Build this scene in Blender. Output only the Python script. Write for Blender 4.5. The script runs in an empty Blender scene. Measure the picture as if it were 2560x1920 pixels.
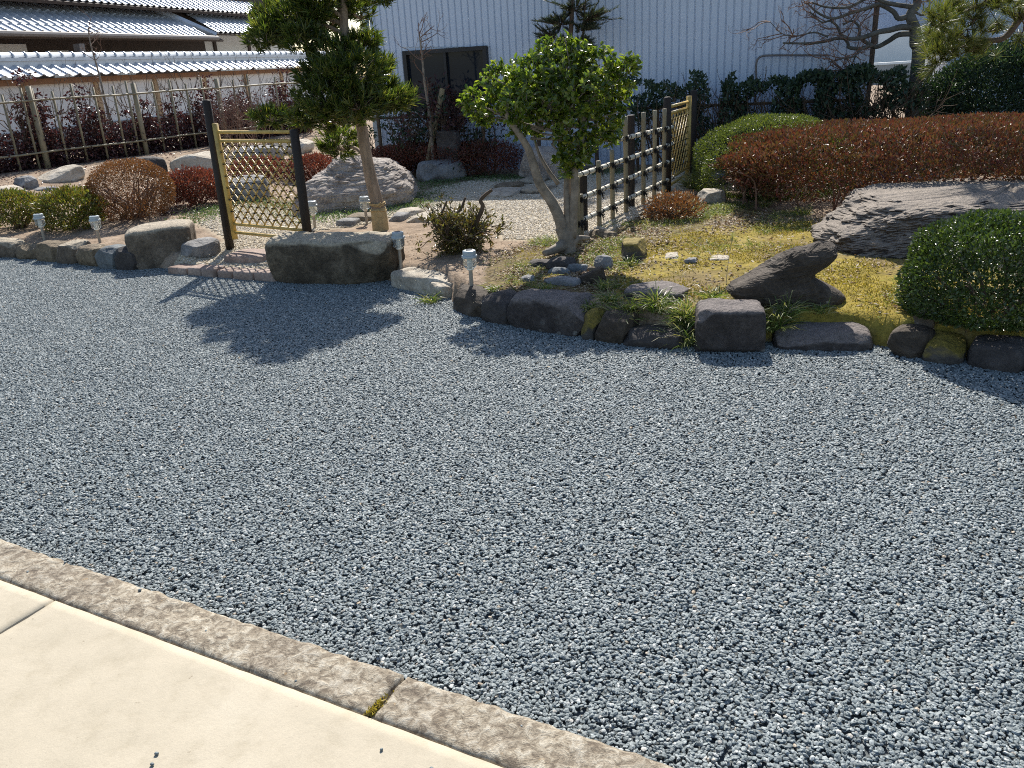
import bpy, math, random
import numpy as np
from mathutils import Vector, Matrix, noise

# ------------------------------------------------------------------ camera, sky, sun
SC = bpy.context.scene
CO = SC.collection
H = 1.5                        # eye height over the gravel
FPX = 2080.0                   # focal length in photo pixels (photo 2560 wide)
PITCH, ROLL = math.radians(21.06), math.radians(3.4)
FW = np.array([0, math.cos(PITCH), -math.sin(PITCH)])
_r0 = np.array([1.0, 0, 0]); _u0 = np.cross(_r0, FW)
RT = _r0 * math.cos(ROLL) - _u0 * math.sin(ROLL)
UP = _r0 * math.sin(ROLL) + _u0 * math.cos(ROLL)
cam = bpy.data.cameras.new('camera')
cam.sensor_fit = 'HORIZONTAL'; cam.sensor_width = 36.0; cam.lens = 36.0 * FPX / 2560
cam.clip_start = 0.05; cam.clip_end = 2000
camo = bpy.data.objects.new('camera', cam); CO.objects.link(camo)
camo.matrix_world = Matrix(((RT[0], UP[0], -FW[0], 0), (RT[1], UP[1], -FW[1], 0), (RT[2], UP[2], -FW[2], H), (0, 0, 0, 1)))
SC.camera = camo

SUN_EL = math.radians(43.0); SUN_AZ = math.radians(4.5)      # azimuth from +Y towards +X
world = bpy.data.worlds.new('World'); SC.world = world; world.use_nodes = True
wn = world.node_tree; wn.nodes.clear()
sky = wn.nodes.new('ShaderNodeTexSky'); sky.sky_type = 'NISHITA'; sky.sun_disc = False
sky.sun_elevation = SUN_EL; sky.sun_rotation = SUN_AZ
bg = wn.nodes.new('ShaderNodeBackground'); bg.inputs[1].default_value = 0.11
wo = wn.nodes.new('ShaderNodeOutputWorld')
wn.links.new(sky.outputs[0], bg.inputs[0]); wn.links.new(bg.outputs[0], wo.inputs[0])
sun = bpy.data.lights.new('sun', 'SUN'); sun.energy = 5.0; sun.angle = math.radians(0.53); sun.color = (1.0, 0.95, 0.87)
suno = bpy.data.objects.new('sun', sun); CO.objects.link(suno)
sdir = Vector((math.sin(SUN_AZ) * math.cos(SUN_EL), math.cos(SUN_AZ) * math.cos(SUN_EL), math.sin(SUN_EL)))
suno.rotation_euler = sdir.to_track_quat('Z', 'Y').to_euler()
suno.location = sdir * 40
vs = SC.view_settings
vs.view_transform = 'Standard'; vs.look = 'None'; vs.exposure = 0.62; vs.gamma = 1.0; vs.use_curve_mapping = False
SC.render.engine = 'CYCLES'; SC.cycles.filter_width = 1.05; SC.cycles.use_denoising = False      # keep the fine grain of gravel and leaves

# ------------------------------------------------------------------ pixel -> place helpers
CROP = {0: (0, 0, 1 / 1.1573), 1: (0, 0, 3.456), 2: (640, 0, 3.456), 3: (1280, 0, 3.456), 4: (1920, 0, 3.456), 5: (0, 400, 3.456),
        6: (560, 400, 3.456), 7: (1100, 450, 3.456), 8: (1700, 440, 2.572), 9: (0, 1300, 2.6747), 10: (800, 1300, 2.765),
        11: (1400, 200, 4.1475), 12: (480, 200, 3.6867)}
def c(k, x, y):
    a = CROP[k]; return (a[0] + x / a[2], a[1] + y / a[2])
def ray(px, py): return FW * FPX + RT * (px - 1280) - UP * (py - 960)
def G(p, z=0.0):
    d = ray(*p); t = (z - H) / d[2]; return np.array([d[0] * t, d[1] * t, z])
def at(p, Y):                                      # point of the pixel ray at world depth Y
    d = ray(*p); t = Y / d[1]; return np.array([d[0] * t, Y, H + d[2] * t])
def onplane(p, p0, nrm):                           # pixel ray with a vertical plane
    d = ray(*p); o = np.array([0, 0, H]); t = np.dot(np.asarray(p0)[:2] - o[:2], nrm[:2]) / np.dot(d[:2], nrm[:2]); return o + d * t
def unit(a):
    a = np.asarray(a, float); return a / (np.linalg.norm(a) + 1e-12)
def sstep(a, b, x):
    t = np.clip((x - a) / (b - a), 0, 1); return t * t * (3 - 2 * t)
def NZ(p, s=1.0): return noise.noise(Vector((p[0] * s, p[1] * s, p[2] * s)))

# front line of the border stones on the gravel (world x -> y)
_b = [G(c(5, 0, 850)), G(c(5, 480, 900)), G(c(5, 1150, 960)), G(c(5, 1440, 985)), G(c(6, 430, 1055)), G(c(6, 850, 1100)), G(c(6, 1420, 1090)),
      G(c(6, 1900, 1195)), G(c(7, 110, 1110)), G(c(7, 555, 1265)), G(c(7, 1210, 1370)), G(c(7, 2040, 1470)), G(c(8, 560, 1130)), G(c(8, 1240, 1130)),
      G(c(8, 1560, 1195)), G(c(8, 2212, 1275))]
BX = np.array([-14.0, -6.3] + [p[0] for p in _b] + [3.6, 9]); BY = np.array([12.5, 8.75] + [p[1] for p in _b] + [3.0, 0.5])
def yb(x): return np.interp(x, BX, BY)
TR0 = np.array([-6.9, 12.3]); TRU = unit([0.33, 0.944]); TRN = np.array([TRU[1], -TRU[0]])       # line of the left trellis, normal towards the garden
def hgt(x, y):
    x = np.asarray(x, float); y = np.asarray(y, float)
    b = yb(x); e = y - b
    ramp = np.exp(-((x + 2.25) / 0.42) ** 4)                                     # gravel ramp in front of the gate
    top = 0.155 + 0.03 * sstep(0, 1.6, e) + 0.05 * sstep(4.6, 6.5, y) * sstep(0.3, 1.2, x)
    top = top - 0.03 * sstep(-0.3, -1.0, x) * sstep(9.2, 7.4, y)
    r = 0.035 + 0.11 * sstep(0.1, 1.3, e)
    top = top * (1 - ramp) + r * ramp
    s = (x - TR0[0]) * TRN[0] + (y - TR0[1]) * TRN[1]
    top = top + 0.2 * sstep(1.5, 0.7, s) * sstep(8.5, 10.0, y)
    k = sstep(0.10 - 0.09 * ramp, 0.26 - 0.19 * ramp, e)
    return -0.08 + (top + 0.08) * k
gL = at((945, 300), 11.9); gR = at((2169, 200), 9.75)             # foot of the grey building's wall
gU = unit([gR[0] - gL[0], gR[1] - gL[1], 0]); gN = np.array([gU[1], -gU[0], 0]); gN = gN if gN[1] < 0 else -gN
g0 = np.array([gL[0], gL[1], 0.0])
def gp(p):
    d = ray(*p); yy = np.arange(2.2, 40, 0.01); xx = d[0] / d[1] * yy; zz = H + d[2] / d[1] * yy      # march the pixel ray to the ground
    i = int(np.argmax((zz <= np.maximum(hgt(xx, yy), 0.0)) | (((xx - g0[0]) * gN[0] + (yy - g0[1]) * gN[1] < 0.8) & (xx > g0[0] - 0.2)))); return np.array([xx[i], yy[i], float(max(hgt(xx[i], yy[i]), 0.0))])

UZ = np.array([0, 0, 1.0])
# ------------------------------------------------------------------ mesh helpers
ORG = {}
def fast(name, V, F):
    V = np.asarray(V, dtype=np.float32)
    me = bpy.data.meshes.new(name)
    if isinstance(F, np.ndarray):
        n, k = F.shape
        me.vertices.add(len(V)); me.vertices.foreach_set('co', V.ravel())
        me.loops.add(n * k); me.loops.foreach_set('vertex_index', F.astype(np.int32).ravel())
        me.polygons.add(n); me.polygons.foreach_set('loop_start', (np.arange(n) * k).astype(np.int32))
        me.polygons.foreach_set('loop_total', np.full(n, k, np.int32))
        me.update(calc_edges=True)
    else:
        me.from_pydata([tuple(map(float, v)) for v in V], [], [tuple(map(int, f)) for f in F]); me.update()
    return me
def tag(o, label=None, cat=None, group=None, kind=None):
    if label: o['label'] = label
    if cat: o['category'] = cat
    if group: o['group'] = group
    if kind: o['kind'] = kind
    return o
def link(o, parent=None, origin=(0, 0, 0)):
    CO.objects.link(o)
    if parent is not None: o.parent = parent
    ORG[o.name] = np.asarray(origin, float)
    return o
def thing(name, loc, label, cat, group=None):
    o = bpy.data.objects.new(name, None); o.location = [float(a) for a in loc]; o.empty_display_size = 0.1
    link(o, None, loc); return tag(o, label, cat, group)
def mk(name, V, F, mat, parent=None, origin=None, smooth=False, **kw):
    V = np.asarray(V, float)
    if parent is not None:
        org = ORG[parent.name]
    else:
        org = np.asarray(origin if origin is not None else (0, 0, 0), float)
    me = fast(name, V - org, F)
    me.materials.append(mat)
    if smooth: me.polygons.foreach_set('use_smooth', np.ones(len(me.polygons), bool))
    o = bpy.data.objects.new(name, me)
    link(o, parent, org)
    if parent is None: o.location = [float(a) for a in org]
    return tag(o, **kw)
def inst(name, me, parent, loc, rot=None, scale=None, basis=None):
    """another object on shared mesh data"""
    o = bpy.data.objects.new(name, me); link(o, parent, loc)
    l = np.asarray(loc, float) - (ORG[parent.name] if parent is not None else 0)
    if basis is not None:
        M = Matrix([[basis[0][i], basis[1][i], basis[2][i], l[i]] for i in range(3)] + [[0, 0, 0, 1]]); o.matrix_basis = M
    else:
        o.location = [float(a) for a in l]
        if rot is not None: o.rotation_euler = rot
        if scale is not None: o.scale = scale
    return o
class MB:
    def __init__(s): s.v = []; s.f = []
    def add(s, V, F):
        n = len(s.v); s.v.extend([tuple(p) for p in V]); s.f.extend([tuple(i + n for i in f) for f in F]); return s
    def tube(s, P, R, n=6, cap=True): return s.add(*tube(P, R, n, cap))
    def box(s, c0, sx, sy, sz, ax=None): return s.add(*box(c0, sx, sy, sz, ax))
    def build(s, name, mat, parent=None, **kw): return mk(name, np.array(s.v), s.f, mat, parent, **kw)
def tube(P, R, n=6, cap=True):
    P = np.asarray(P, float); m = len(P)
    R = np.full(m, R, float) if np.isscalar(R) else np.asarray(R, float)
    T = np.gradient(P, axis=0) if m > 2 else np.array([P[1] - P[0]] * m)
    T /= np.linalg.norm(T, axis=1)[:, None] + 1e-12
    a = np.cross(T[0], [0, 0, 1.0]);
    if np.linalg.norm(a) < 0.1: a = np.cross(T[0], [1.0, 0, 0])
    a = unit(a); V = []; ang = np.arange(n) * 2 * math.pi / n
    for i in range(m):
        a = unit(a - T[i] * np.dot(a, T[i])); b = np.cross(T[i], a)
        V.append(P[i] + R[i] * (np.cos(ang)[:, None] * a + np.sin(ang)[:, None] * b))
    V = np.concatenate(V); F = []
    for i in range(m - 1):
        for j in range(n):
            k = (j + 1) % n; F.append((i * n + j, i * n + k, (i + 1) * n + k, (i + 1) * n + j))
    if cap: F.append(tuple(range(n))[::-1]); F.append(tuple(range((m - 1) * n, m * n)))
    return V, F
def box(c0, sx, sy, sz, ax=None):
    ax = np.eye(3) if ax is None else np.asarray(ax, float); c0 = np.asarray(c0, float)
    V = [c0 + ax[0] * sx / 2 * i + ax[1] * sy / 2 * j + ax[2] * sz / 2 * k for k in (-1, 1) for j in (-1, 1) for i in (-1, 1)]
    return V, [(0, 2, 3, 1), (4, 5, 7, 6), (0, 1, 5, 4), (2, 6, 7, 3), (0, 4, 6, 2), (1, 3, 7, 5)]
def lathe(c0, prof, n=16, rs=1.0, zs=1.0):
    prof = [(r * rs, z * zs) for r, z in prof]
    V = []; F = []
    ang = np.arange(n) * 2 * math.pi / n
    for r, z in prof:
        V.extend([(c0[0] + r * math.cos(a), c0[1] + r * math.sin(a), c0[2] + z) for a in ang])
    for i in range(len(prof) - 1):
        for j in range(n):
            k = (j + 1) % n; F.append((i * n + j, i * n + k, (i + 1) * n + k, (i + 1) * n + j))
    F.append(tuple(range(n))[::-1]); F.append(tuple(range((len(prof) - 1) * n, len(prof) * n)))
    return V, F
def spline(P, m=6):
    P = np.asarray(P, float); Q = np.vstack([2 * P[0] - P[1], P, 2 * P[-1] - P[-2]]); out = []
    for i in range(1, len(Q) - 2):
        for t in np.linspace(0, 1, m, endpoint=False):
            out.append(0.5 * (2 * Q[i] + (Q[i + 1] - Q[i - 1]) * t + (2 * Q[i - 1] - 5 * Q[i] + 4 * Q[i + 1] - Q[i + 2]) * t * t + (3 * Q[i] - Q[i - 1] - 3 * Q[i + 1] + Q[i + 2]) * t ** 3))
    out.append(P[-1]); return np.array(out)

# ------------------------------------------------------------------ materials
def newmat(name):
    m = bpy.data.materials.new(name); m.use_nodes = True
    nt = m.node_tree; b = nt.nodes['Principled BSDF']; return m, nt, b
def nd(nt, t, **kw):
    n = nt.nodes.new(t)
    for k, v in kw.items():
        if k.startswith('i_'):
            key = k[2:]; n.inputs[int(key) if key.isdigit() else key].default_value = v
        else: setattr(n, k, v)
    return n
def ramp(nt, fac, stops, interp='LINEAR'):
    r = nt.nodes.new('ShaderNodeValToRGB'); r.color_ramp.interpolation = interp
    e = r.color_ramp.elements
    while len(e) < len(stops): e.new(0.5)
    for i, (p, col) in enumerate(stops):
        e[i].position = p; e[i].color = (*col, 1) if len(col) == 3 else col
    nt.links.new(fac, r.inputs[0]); return r.outputs[0]
def mixc(nt, fac, a, b, mode='MIX'):
    m = nd(nt, 'ShaderNodeMix', data_type='RGBA', blend_type=mode)
    for s, x in ((0, fac), (6, a), (7, b)):
        if isinstance(x, (int, float)): m.inputs[s].default_value = x
        elif isinstance(x, tuple): m.inputs[s].default_value = (*x, 1)
        else: nt.links.new(x, m.inputs[s])
    return m.outputs[2]
def noi(nt, scale, detail=6, rough=0.6, coord='Object', dist=0.0, vec=None):
    n = nd(nt, 'ShaderNodeTexNoise'); n.inputs['Scale'].default_value = scale; n.inputs['Detail'].default_value = detail
    n.inputs['Roughness'].default_value = rough; n.inputs['Distortion'].default_value = dist
    if vec is None:
        t = nt.nodes.new('ShaderNodeTexCoord'); vec = t.outputs[coord]
    nt.links.new(vec, n.inputs['Vector']); return n.outputs[0]
def bumps(nt, b, parts):
    prev = None
    for h, st, dist in parts:
        n = nd(nt, 'ShaderNodeBump'); n.inputs['Strength'].default_value = st; n.inputs['Distance'].default_value = dist
        nt.links.new(h, n.inputs['Height'])
        if prev is not None: nt.links.new(prev, n.inputs['Normal'])
        prev = n.outputs[0]
    nt.links.new(prev, b.inputs['Normal'])
def plain(name, col, rough=0.6, var=0.25, scale=12, spec=0.4, bump=0.0, bscale=60, metal=0.0, stretch=None):
    m, nt, b = newmat(name)
    vec = None
    if stretch:
        t = nt.nodes.new('ShaderNodeTexCoord'); mp = nd(nt, 'ShaderNodeMapping'); mp.inputs['Scale'].default_value = stretch
        nt.links.new(t.outputs['Object'], mp.inputs[0]); vec = mp.outputs[0]
    n = noi(nt, scale, 6, 0.65, vec=vec)
    c1 = tuple(x * (1 - var) for x in col); c2 = tuple(min(1, x * (1 + var)) for x in col)
    nt.links.new(ramp(nt, n, [(0.3, c1), (0.7, c2)]), b.inputs['Base Color'])
    b.inputs['Roughness'].default_value = rough; b.inputs['Metallic'].default_value = metal
    b.inputs['Specular IOR Level'].default_value = spec
    if bump: bumps(nt, b, [(noi(nt, bscale, 5, 0.6, vec=vec), 1.0, bump)])
    return m
def rockmat(name, ca, cb, cc, lich=None, lamt=0.0, moss=0.0, bump=0.006, grain=0.3, strata=None, lit_top=None):
    m, nt, b = newmat(name)
    t = nt.nodes.new('ShaderNodeTexCoord'); vec = t.outputs['Object']
    if strata:
        mp = nd(nt, 'ShaderNodeMapping'); mp.inputs['Scale'].default_value = strata; nt.links.new(vec, mp.inputs[0]); sv = mp.outputs[0]
    else: sv = vec
    n1 = noi(nt, 5.0, 8, 0.65, vec=sv, dist=0.6); n2 = noi(nt, 45, 6, 0.7, vec=vec); n3 = noi(nt, 160, 3, 0.6, vec=vec)
    col = ramp(nt, n1, [(0.32, ca), (0.5, cb), (0.68, cc)])
    g = ramp(nt, n2, [(0.3, (1 - grain,) * 3), (0.7, (1 + grain,) * 3)])
    col = mixc(nt, 1.0, col, g, 'MULTIPLY')
    if lich:
        v = nd(nt, 'ShaderNodeTexVoronoi'); v.inputs['Scale'].default_value = 13; v.inputs['Randomness'].default_value = 1
        nn = noi(nt, 18, 4, 0.7, vec=vec)
        ad = nd(nt, 'ShaderNodeMath', operation='MULTIPLY_ADD'); ad.inputs[1].default_value = 0.5; nt.links.new(nn, ad.inputs[0])
        nt.links.new(vec, v.inputs['Vector']); nt.links.new(v.outputs['Distance'], ad.inputs[2])
        mask = ramp(nt, ad.outputs[0], [(0.36 + lamt * 0.2, (1, 1, 1)), (0.42 + lamt * 0.2, (0, 0, 0))])
        sel = ramp(nt, noi(nt, 3.0, 3, 0.5, vec=vec), [(0.45, (0, 0, 0)), (0.6, (0.8,) * 3)])
        mm = mixc(nt, 1.0, mask, sel, 'MULTIPLY')
        col = mixc(nt, mm, col, lich)
    if lit_top:                                                        # sunlit paleness painted into the colour of weathered upward faces
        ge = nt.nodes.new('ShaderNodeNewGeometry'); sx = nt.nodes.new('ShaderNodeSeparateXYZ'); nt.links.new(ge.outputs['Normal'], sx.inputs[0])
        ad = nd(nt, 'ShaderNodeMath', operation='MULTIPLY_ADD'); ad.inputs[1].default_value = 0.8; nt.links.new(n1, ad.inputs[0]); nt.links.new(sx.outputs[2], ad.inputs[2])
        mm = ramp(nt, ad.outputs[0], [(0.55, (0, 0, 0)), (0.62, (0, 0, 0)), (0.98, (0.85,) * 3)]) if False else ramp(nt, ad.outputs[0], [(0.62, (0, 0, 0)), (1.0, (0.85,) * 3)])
        col = mixc(nt, mm, col, mixc(nt, 1.0, lit_top, g, 'MULTIPLY'))
    if moss > 0:
        ge = nt.nodes.new('ShaderNodeNewGeometry'); sx = nt.nodes.new('ShaderNodeSeparateXYZ'); nt.links.new(ge.outputs['Normal'], sx.inputs[0])
        ad = nd(nt, 'ShaderNodeMath', operation='ADD'); nt.links.new(sx.outputs[2], ad.inputs[0]); nt.links.new(n1, ad.inputs[1])
        mm = ramp(nt, ad.outputs[0], [(min(0.99, 1.0 - moss * 0.5), (0, 0, 0)), (1.0, (1, 1, 1))])
        mc = ramp(nt, n2, [(0.3, (0.09, 0.075, 0.016)), (0.7, (0.32, 0.235, 0.04))])
        col = mixc(nt, mm, col, mc)
    nt.links.new(col, b.inputs['Base Color'])
    b.inputs['Roughness'].default_value = 0.82; b.inputs['Specular IOR Level'].default_value = 0.35
    bumps(nt, b, [(n1, 0.9, bump * 6), (n2, 1.0, bump * 1.8), (n3, 0.7, bump * 0.4)])
    return m
def leafmat(name, cols, rough=0.45, trans=0.3, tcol=None, spec=0.5, coat=0.0):
    m, nt, b = newmat(name)
    ge = nt.nodes.new('ShaderNodeNewGeometry')
    n = len(cols)
    col = ramp(nt, ge.outputs['Random Per Island'], [(i / max(1, n - 1), cc) for i, cc in enumerate(cols)])
    n2 = noi(nt, 3.5, 3, 0.5)
    col = mixc(nt, 1.0, col, ramp(nt, n2, [(0.3, (0.75,) * 3), (0.7, (1.2,) * 3)]), 'MULTIPLY')
    nt.links.new(col, b.inputs['Base Color'])
    b.inputs['Roughness'].default_value = rough; b.inputs['Specular IOR Level'].default_value = spec
    tr = nt.nodes.new('ShaderNodeBsdfTranslucent')
    tc = mixc(nt, 1.0, col, tcol or (1.6, 1.7, 0.7), 'MULTIPLY'); nt.links.new(tc, tr.inputs[0])
    mx = nt.nodes.new('ShaderNodeMixShader'); mx.inputs[0].default_value = trans
    out = nt.nodes['Material Output']
    nt.links.new(b.outputs[0], mx.inputs[1]); nt.links.new(tr.outputs[0], mx.inputs[2]); nt.links.new(mx.outputs[0], out.inputs[0])
    return m
def gravelmat(name, stops, rough=0.62):
    m, nt, b = newmat(name)
    ge = nt.nodes.new('ShaderNodeNewGeometry')
    col = ramp(nt, ge.outputs['Random Per Island'], stops)
    col = mixc(nt, 1.0, col, ramp(nt, noi(nt, 90, 3, 0.6), [(0.3, (0.75,) * 3), (0.7, (1.25,) * 3)]), 'MULTIPLY')
    nt.links.new(col, b.inputs['Base Color']); b.inputs['Roughness'].default_value = rough; b.inputs['Specular IOR Level'].default_value = 0.4
    return m
M = {}
M['gravel'] = gravelmat('grey_gravel', [(0, (0.10, 0.122, 0.128)), (0.35, (0.16, 0.19, 0.195)), (0.7, (0.225, 0.258, 0.26)), (0.92, (0.29, 0.32, 0.318)), (0.98, (0.46, 0.47, 0.45)), (1, (0.32, 0.25, 0.17))])
M['beige'] = gravelmat('beige_gravel', [(0, (0.30, 0.23, 0.15)), (0.4, (0.46, 0.38, 0.27)), (0.75, (0.6, 0.52, 0.40)), (0.93, (0.7, 0.65, 0.55)), (1, (0.3, 0.28, 0.26))])
M['gravel_base'] = plain('gravel_bed', (0.11, 0.125, 0.13), 0.9, 0.4, 60, bump=0.01, bscale=70)
M['ground'] = plain('far_ground', (0.33, 0.31, 0.28), 0.9, 0.2, 0.5)
M['asphalt'] = plain('pale_asphalt', (0.30, 0.29, 0.27), 0.9, 0.12, 3)

# ground of the garden: soil, moss and gravel zones blended by painted weights
def groundmat():
    m, nt, b = newmat('garden_ground')
    at_ = nd(nt, 'ShaderNodeAttribute', attribute_name='zone'); sp = nt.nodes.new('ShaderNodeSeparateColor'); nt.links.new(at_.outputs['Color'], sp.inputs[0])
    n1 = noi(nt, 6, 6, 0.65); n2 = noi(nt, 60, 5, 0.7); n3 = noi(nt, 1.6, 4, 0.6); n4 = noi(nt, 25, 5, 0.7)
    soil = ramp(nt, n1, [(0.3, (0.20, 0.145, 0.10)), (0.55, (0.33, 0.25, 0.18)), (0.75, (0.42, 0.33, 0.25))])
    soil = mixc(nt, 1.0, soil, ramp(nt, n2, [(0.3, (0.6,) * 3), (0.7, (1.25,) * 3)]), 'MULTIPLY')
    mossc = ramp(nt, n1, [(0.25, (0.13, 0.10, 0.025)), (0.5, (0.28, 0.21, 0.045)), (0.72, (0.38, 0.295, 0.08))])
    mossc = mixc(nt, 1.0, mossc, ramp(nt, n4, [(0.3, (0.55, 0.6, 0.5)), (0.7, (1.3, 1.3, 1.2))]), 'MULTIPLY')
    mossc = mixc(nt, ramp(nt, n3, [(0.38, (0.7,) * 3), (0.5, (0, 0, 0))]), mossc, (0.21, 0.155, 0.09))
    straw = ramp(nt, n4, [(0.3, (0.07, 0.055, 0.028)), (0.5, (0.15, 0.115, 0.055)), (0.7, (0.28, 0.21, 0.12))])
    beige = ramp(nt, n2, [(0.3, (0.36, 0.30, 0.21)), (0.7, (0.56, 0.49, 0.37))])
    def soft(ch):
        a = nd(nt, 'ShaderNodeMath', operation='ADD'); nt.links.new(ch, a.inputs[0]); nt.links.new(n1, a.inputs[1]); return ramp(nt, a.outputs[0], [(0.85, (0, 0, 0)), (0.99, (1, 1, 1))])
    col = mixc(nt, soft(sp.outputs[2]), soil, straw)
    col = mixc(nt, soft(sp.outputs[0]), col, mossc)
    col = mixc(nt, sp.outputs[1], col, beige)
    nt.links.new(col, b.inputs['Base Color']); b.inputs['Roughness'].default_value = 0.95; b.inputs['Specular IOR Level'].default_value = 0.15
    bumps(nt, b, [(n1, 0.8, 0.03), (n4, 0.8, 0.012), (n2, 0.8, 0.006)])
    return m
M['garden'] = groundmat()
# patio and kerb
def patiomat():
    m, nt, b = newmat('cream_concrete')
    n1 = noi(nt, 2.2, 6, 0.6); n2 = noi(nt, 260, 3, 0.6); n3 = noi(nt, 14, 6, 0.7)
    col = ramp(nt, n1, [(0.3, (0.37, 0.325, 0.24)), (0.55, (0.435, 0.382, 0.288)), (0.75, (0.47, 0.418, 0.322))])
    col = mixc(nt, 1.0, col, ramp(nt, n3, [(0.25, (0.86, 0.85, 0.82)), (0.5, (1, 1, 1)), (0.75, (1.03,) * 3)]), 'MULTIPLY')
    col = mixc(nt, 1.0, col, ramp(nt, n2, [(0.3, (0.93,) * 3), (0.7, (1.05,) * 3)]), 'MULTIPLY')
    sp = ramp(nt, noi(nt, 38, 2, 0.5), [(0.22, (0.45, 0.40, 0.34)), (0.27, (1, 1, 1))])
    col = mixc(nt, 0.8, col, sp, 'MULTIPLY')
    nt.links.new(col, b.inputs['Base Color']); b.inputs['Roughness'].default_value = 0.85
    bumps(nt, b, [(n2, 0.4, 0.001), (n3, 0.5, 0.004)]); return m
M['patio'] = patiomat()
def kerbmat():
    m, nt, b = newmat('rough_granite')
    n1 = noi(nt, 7, 5, 0.6); n2 = noi(nt, 34, 7, 0.72, dist=0.5); n3 = noi(nt, 180, 3, 0.6)
    col = ramp(nt, n2, [(0.38, (0.15, 0.118, 0.085)), (0.47, (0.265, 0.222, 0.165)), (0.53, (0.37, 0.322, 0.25)), (0.62, (0.48, 0.44, 0.365))])
    col = mixc(nt, 1.0, col, ramp(nt, n1, [(0.3, (0.78, 0.76, 0.74)), (0.6, (1.05, 1.04, 1.0))]), 'MULTIPLY')
    col = mixc(nt, ramp(nt, noi(nt, 20, 4, 0.6), [(0.66, (0, 0, 0)), (0.76, (0.6,) * 3)]), col, (0.42, 0.25, 0.09))
    col = mixc(nt, 1.0, col, ramp(nt, n3, [(0.3, (0.8,) * 3), (0.7, (1.15,) * 3)]), 'MULTIPLY')
    nt.links.new(col, b.inputs['Base Color']); b.inputs['Roughness'].default_value = 0.85
    bumps(nt, b, [(n2, 0.8, 0.014), (n3, 0.7, 0.002)]); return m
M['kerb'] = kerbmat()
M['joint'] = plain('joint_mortar', (0.17, 0.13, 0.08), 0.95, 0.3, 30)
# stones
M['r_tan'] = rockmat('tan_stone', (0.12, 0.09, 0.058), (0.21, 0.163, 0.107), (0.31, 0.25, 0.175), bump=0.008, grain=0.4)
M['r_bould'] = rockmat('stained_tan_stone', (0.05, 0.039, 0.026), (0.105, 0.082, 0.055), (0.20, 0.16, 0.11), bump=0.008, grain=0.4, lit_top=(0.48, 0.41, 0.30))
M['r_brown'] = rockmat('brown_stone', (0.08, 0.063, 0.048), (0.145, 0.115, 0.085), (0.23, 0.185, 0.14), lich=(0.36, 0.34, 0.29), lamt=-0.2, grain=0.4, bump=0.007, lit_top=(0.42, 0.36, 0.27))
M['r_pale'] = rockmat('pale_stone', (0.30, 0.25, 0.19), (0.44, 0.39, 0.31), (0.54, 0.49, 0.41), bump=0.006)
M['r_mound'] = rockmat('pinkish_granite', (0.21, 0.17, 0.145), (0.36, 0.31, 0.27), (0.47, 0.42, 0.37), bump=0.009, grain=0.45)
M['r_dark'] = rockmat('dark_stone', (0.038, 0.033, 0.031), (0.07, 0.061, 0.057), (0.12, 0.105, 0.098), lich=(0.30, 0.29, 0.26), lamt=0.0, bump=0.006)
M['r_purple'] = rockmat('purple_grey_stone', (0.036, 0.029, 0.026), (0.072, 0.060, 0.055), (0.125, 0.108, 0.10), lich=(0.27, 0.26, 0.235), lamt=0.3, bump=0.009, grain=0.4, lit_top=(0.20, 0.172, 0.16))
M['r_layer'] = rockmat('layered_stone', (0.032, 0.024, 0.022), (0.078, 0.062, 0.056), (0.18, 0.15, 0.13), bump=0.012, strata=(1.2, 1.2, 3.0), lit_top=(0.36, 0.305, 0.25))
M['r_grey'] = rockmat('grey_stone', (0.13, 0.125, 0.12), (0.24, 0.235, 0.23), (0.35, 0.345, 0.335), bump=0.006)
M['r_blue'] = rockmat('blue_grey_stone', (0.09, 0.10, 0.105), (0.16, 0.175, 0.18), (0.25, 0.265, 0.27), lich=(0.33, 0.34, 0.32), lamt=-0.1)
M['r_moss'] = rockmat('mossy_stone', (0.05, 0.045, 0.04), (0.09, 0.08, 0.07), (0.14, 0.13, 0.11), moss=0.95)
M['r_frog'] = rockmat('brown_grey_stone', (0.038, 0.028, 0.019), (0.078, 0.06, 0.044), (0.14, 0.115, 0.09), lich=(0.34, 0.32, 0.27), lamt=-0.25, bump=0.008)
M['r_brick'] = rockmat('reddish_paving_stone', (0.20, 0.14, 0.11), (0.30, 0.22, 0.18), (0.38, 0.30, 0.25), bump=0.003)
# wood, metal, plaster
M['bamboo_g'] = plain('weathered_bamboo', (0.25, 0.21, 0.13), 0.5, 0.3, 8, stretch=(1, 1, 0.15), spec=0.4)
M['bamboo_w'] = plain('pale_bamboo_rail', (0.62, 0.57, 0.45), 0.4, 0.15, 10)
M['gold'] = plain('yellow_bamboo', (0.48, 0.33, 0.09), 0.42, 0.3, 14, spec=0.5)
M['black_wood'] = plain('charred_post', (0.018, 0.012, 0.009), 0.65, 0.4, 10, stretch=(6, 6, 0.5), bump=0.003, bscale=30)
M['cord'] = plain('black_cord', (0.012, 0.011, 0.010), 0.8, 0.3, 50)
M['rope'] = plain('straw_rope', (0.46, 0.34, 0.17), 0.9, 0.25, 40, bump=0.002, bscale=150)
M['bark_pod'] = plain('greyish_tan_bark', (0.27, 0.205, 0.15), 0.9, 0.45, 9, stretch=(3, 3, 0.6), bump=0.008, bscale=22)
M['bark_cam'] = plain('pale_grey_bark', (0.22, 0.185, 0.145), 0.85, 0.5, 14, bump=0.004, bscale=30)
M['bark_dark'] = plain('dark_brown_bark', (0.10, 0.068, 0.045), 0.9, 0.4, 12, bump=0.005, bscale=30)
M['bark_plum'] = plain('lichen_grey_bark', (0.10, 0.10, 0.085), 0.9, 0.5, 10, bump=0.006, bscale=25)
M['twig'] = plain('reddish_twig', (0.20, 0.12, 0.085), 0.8, 0.3, 12)
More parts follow.
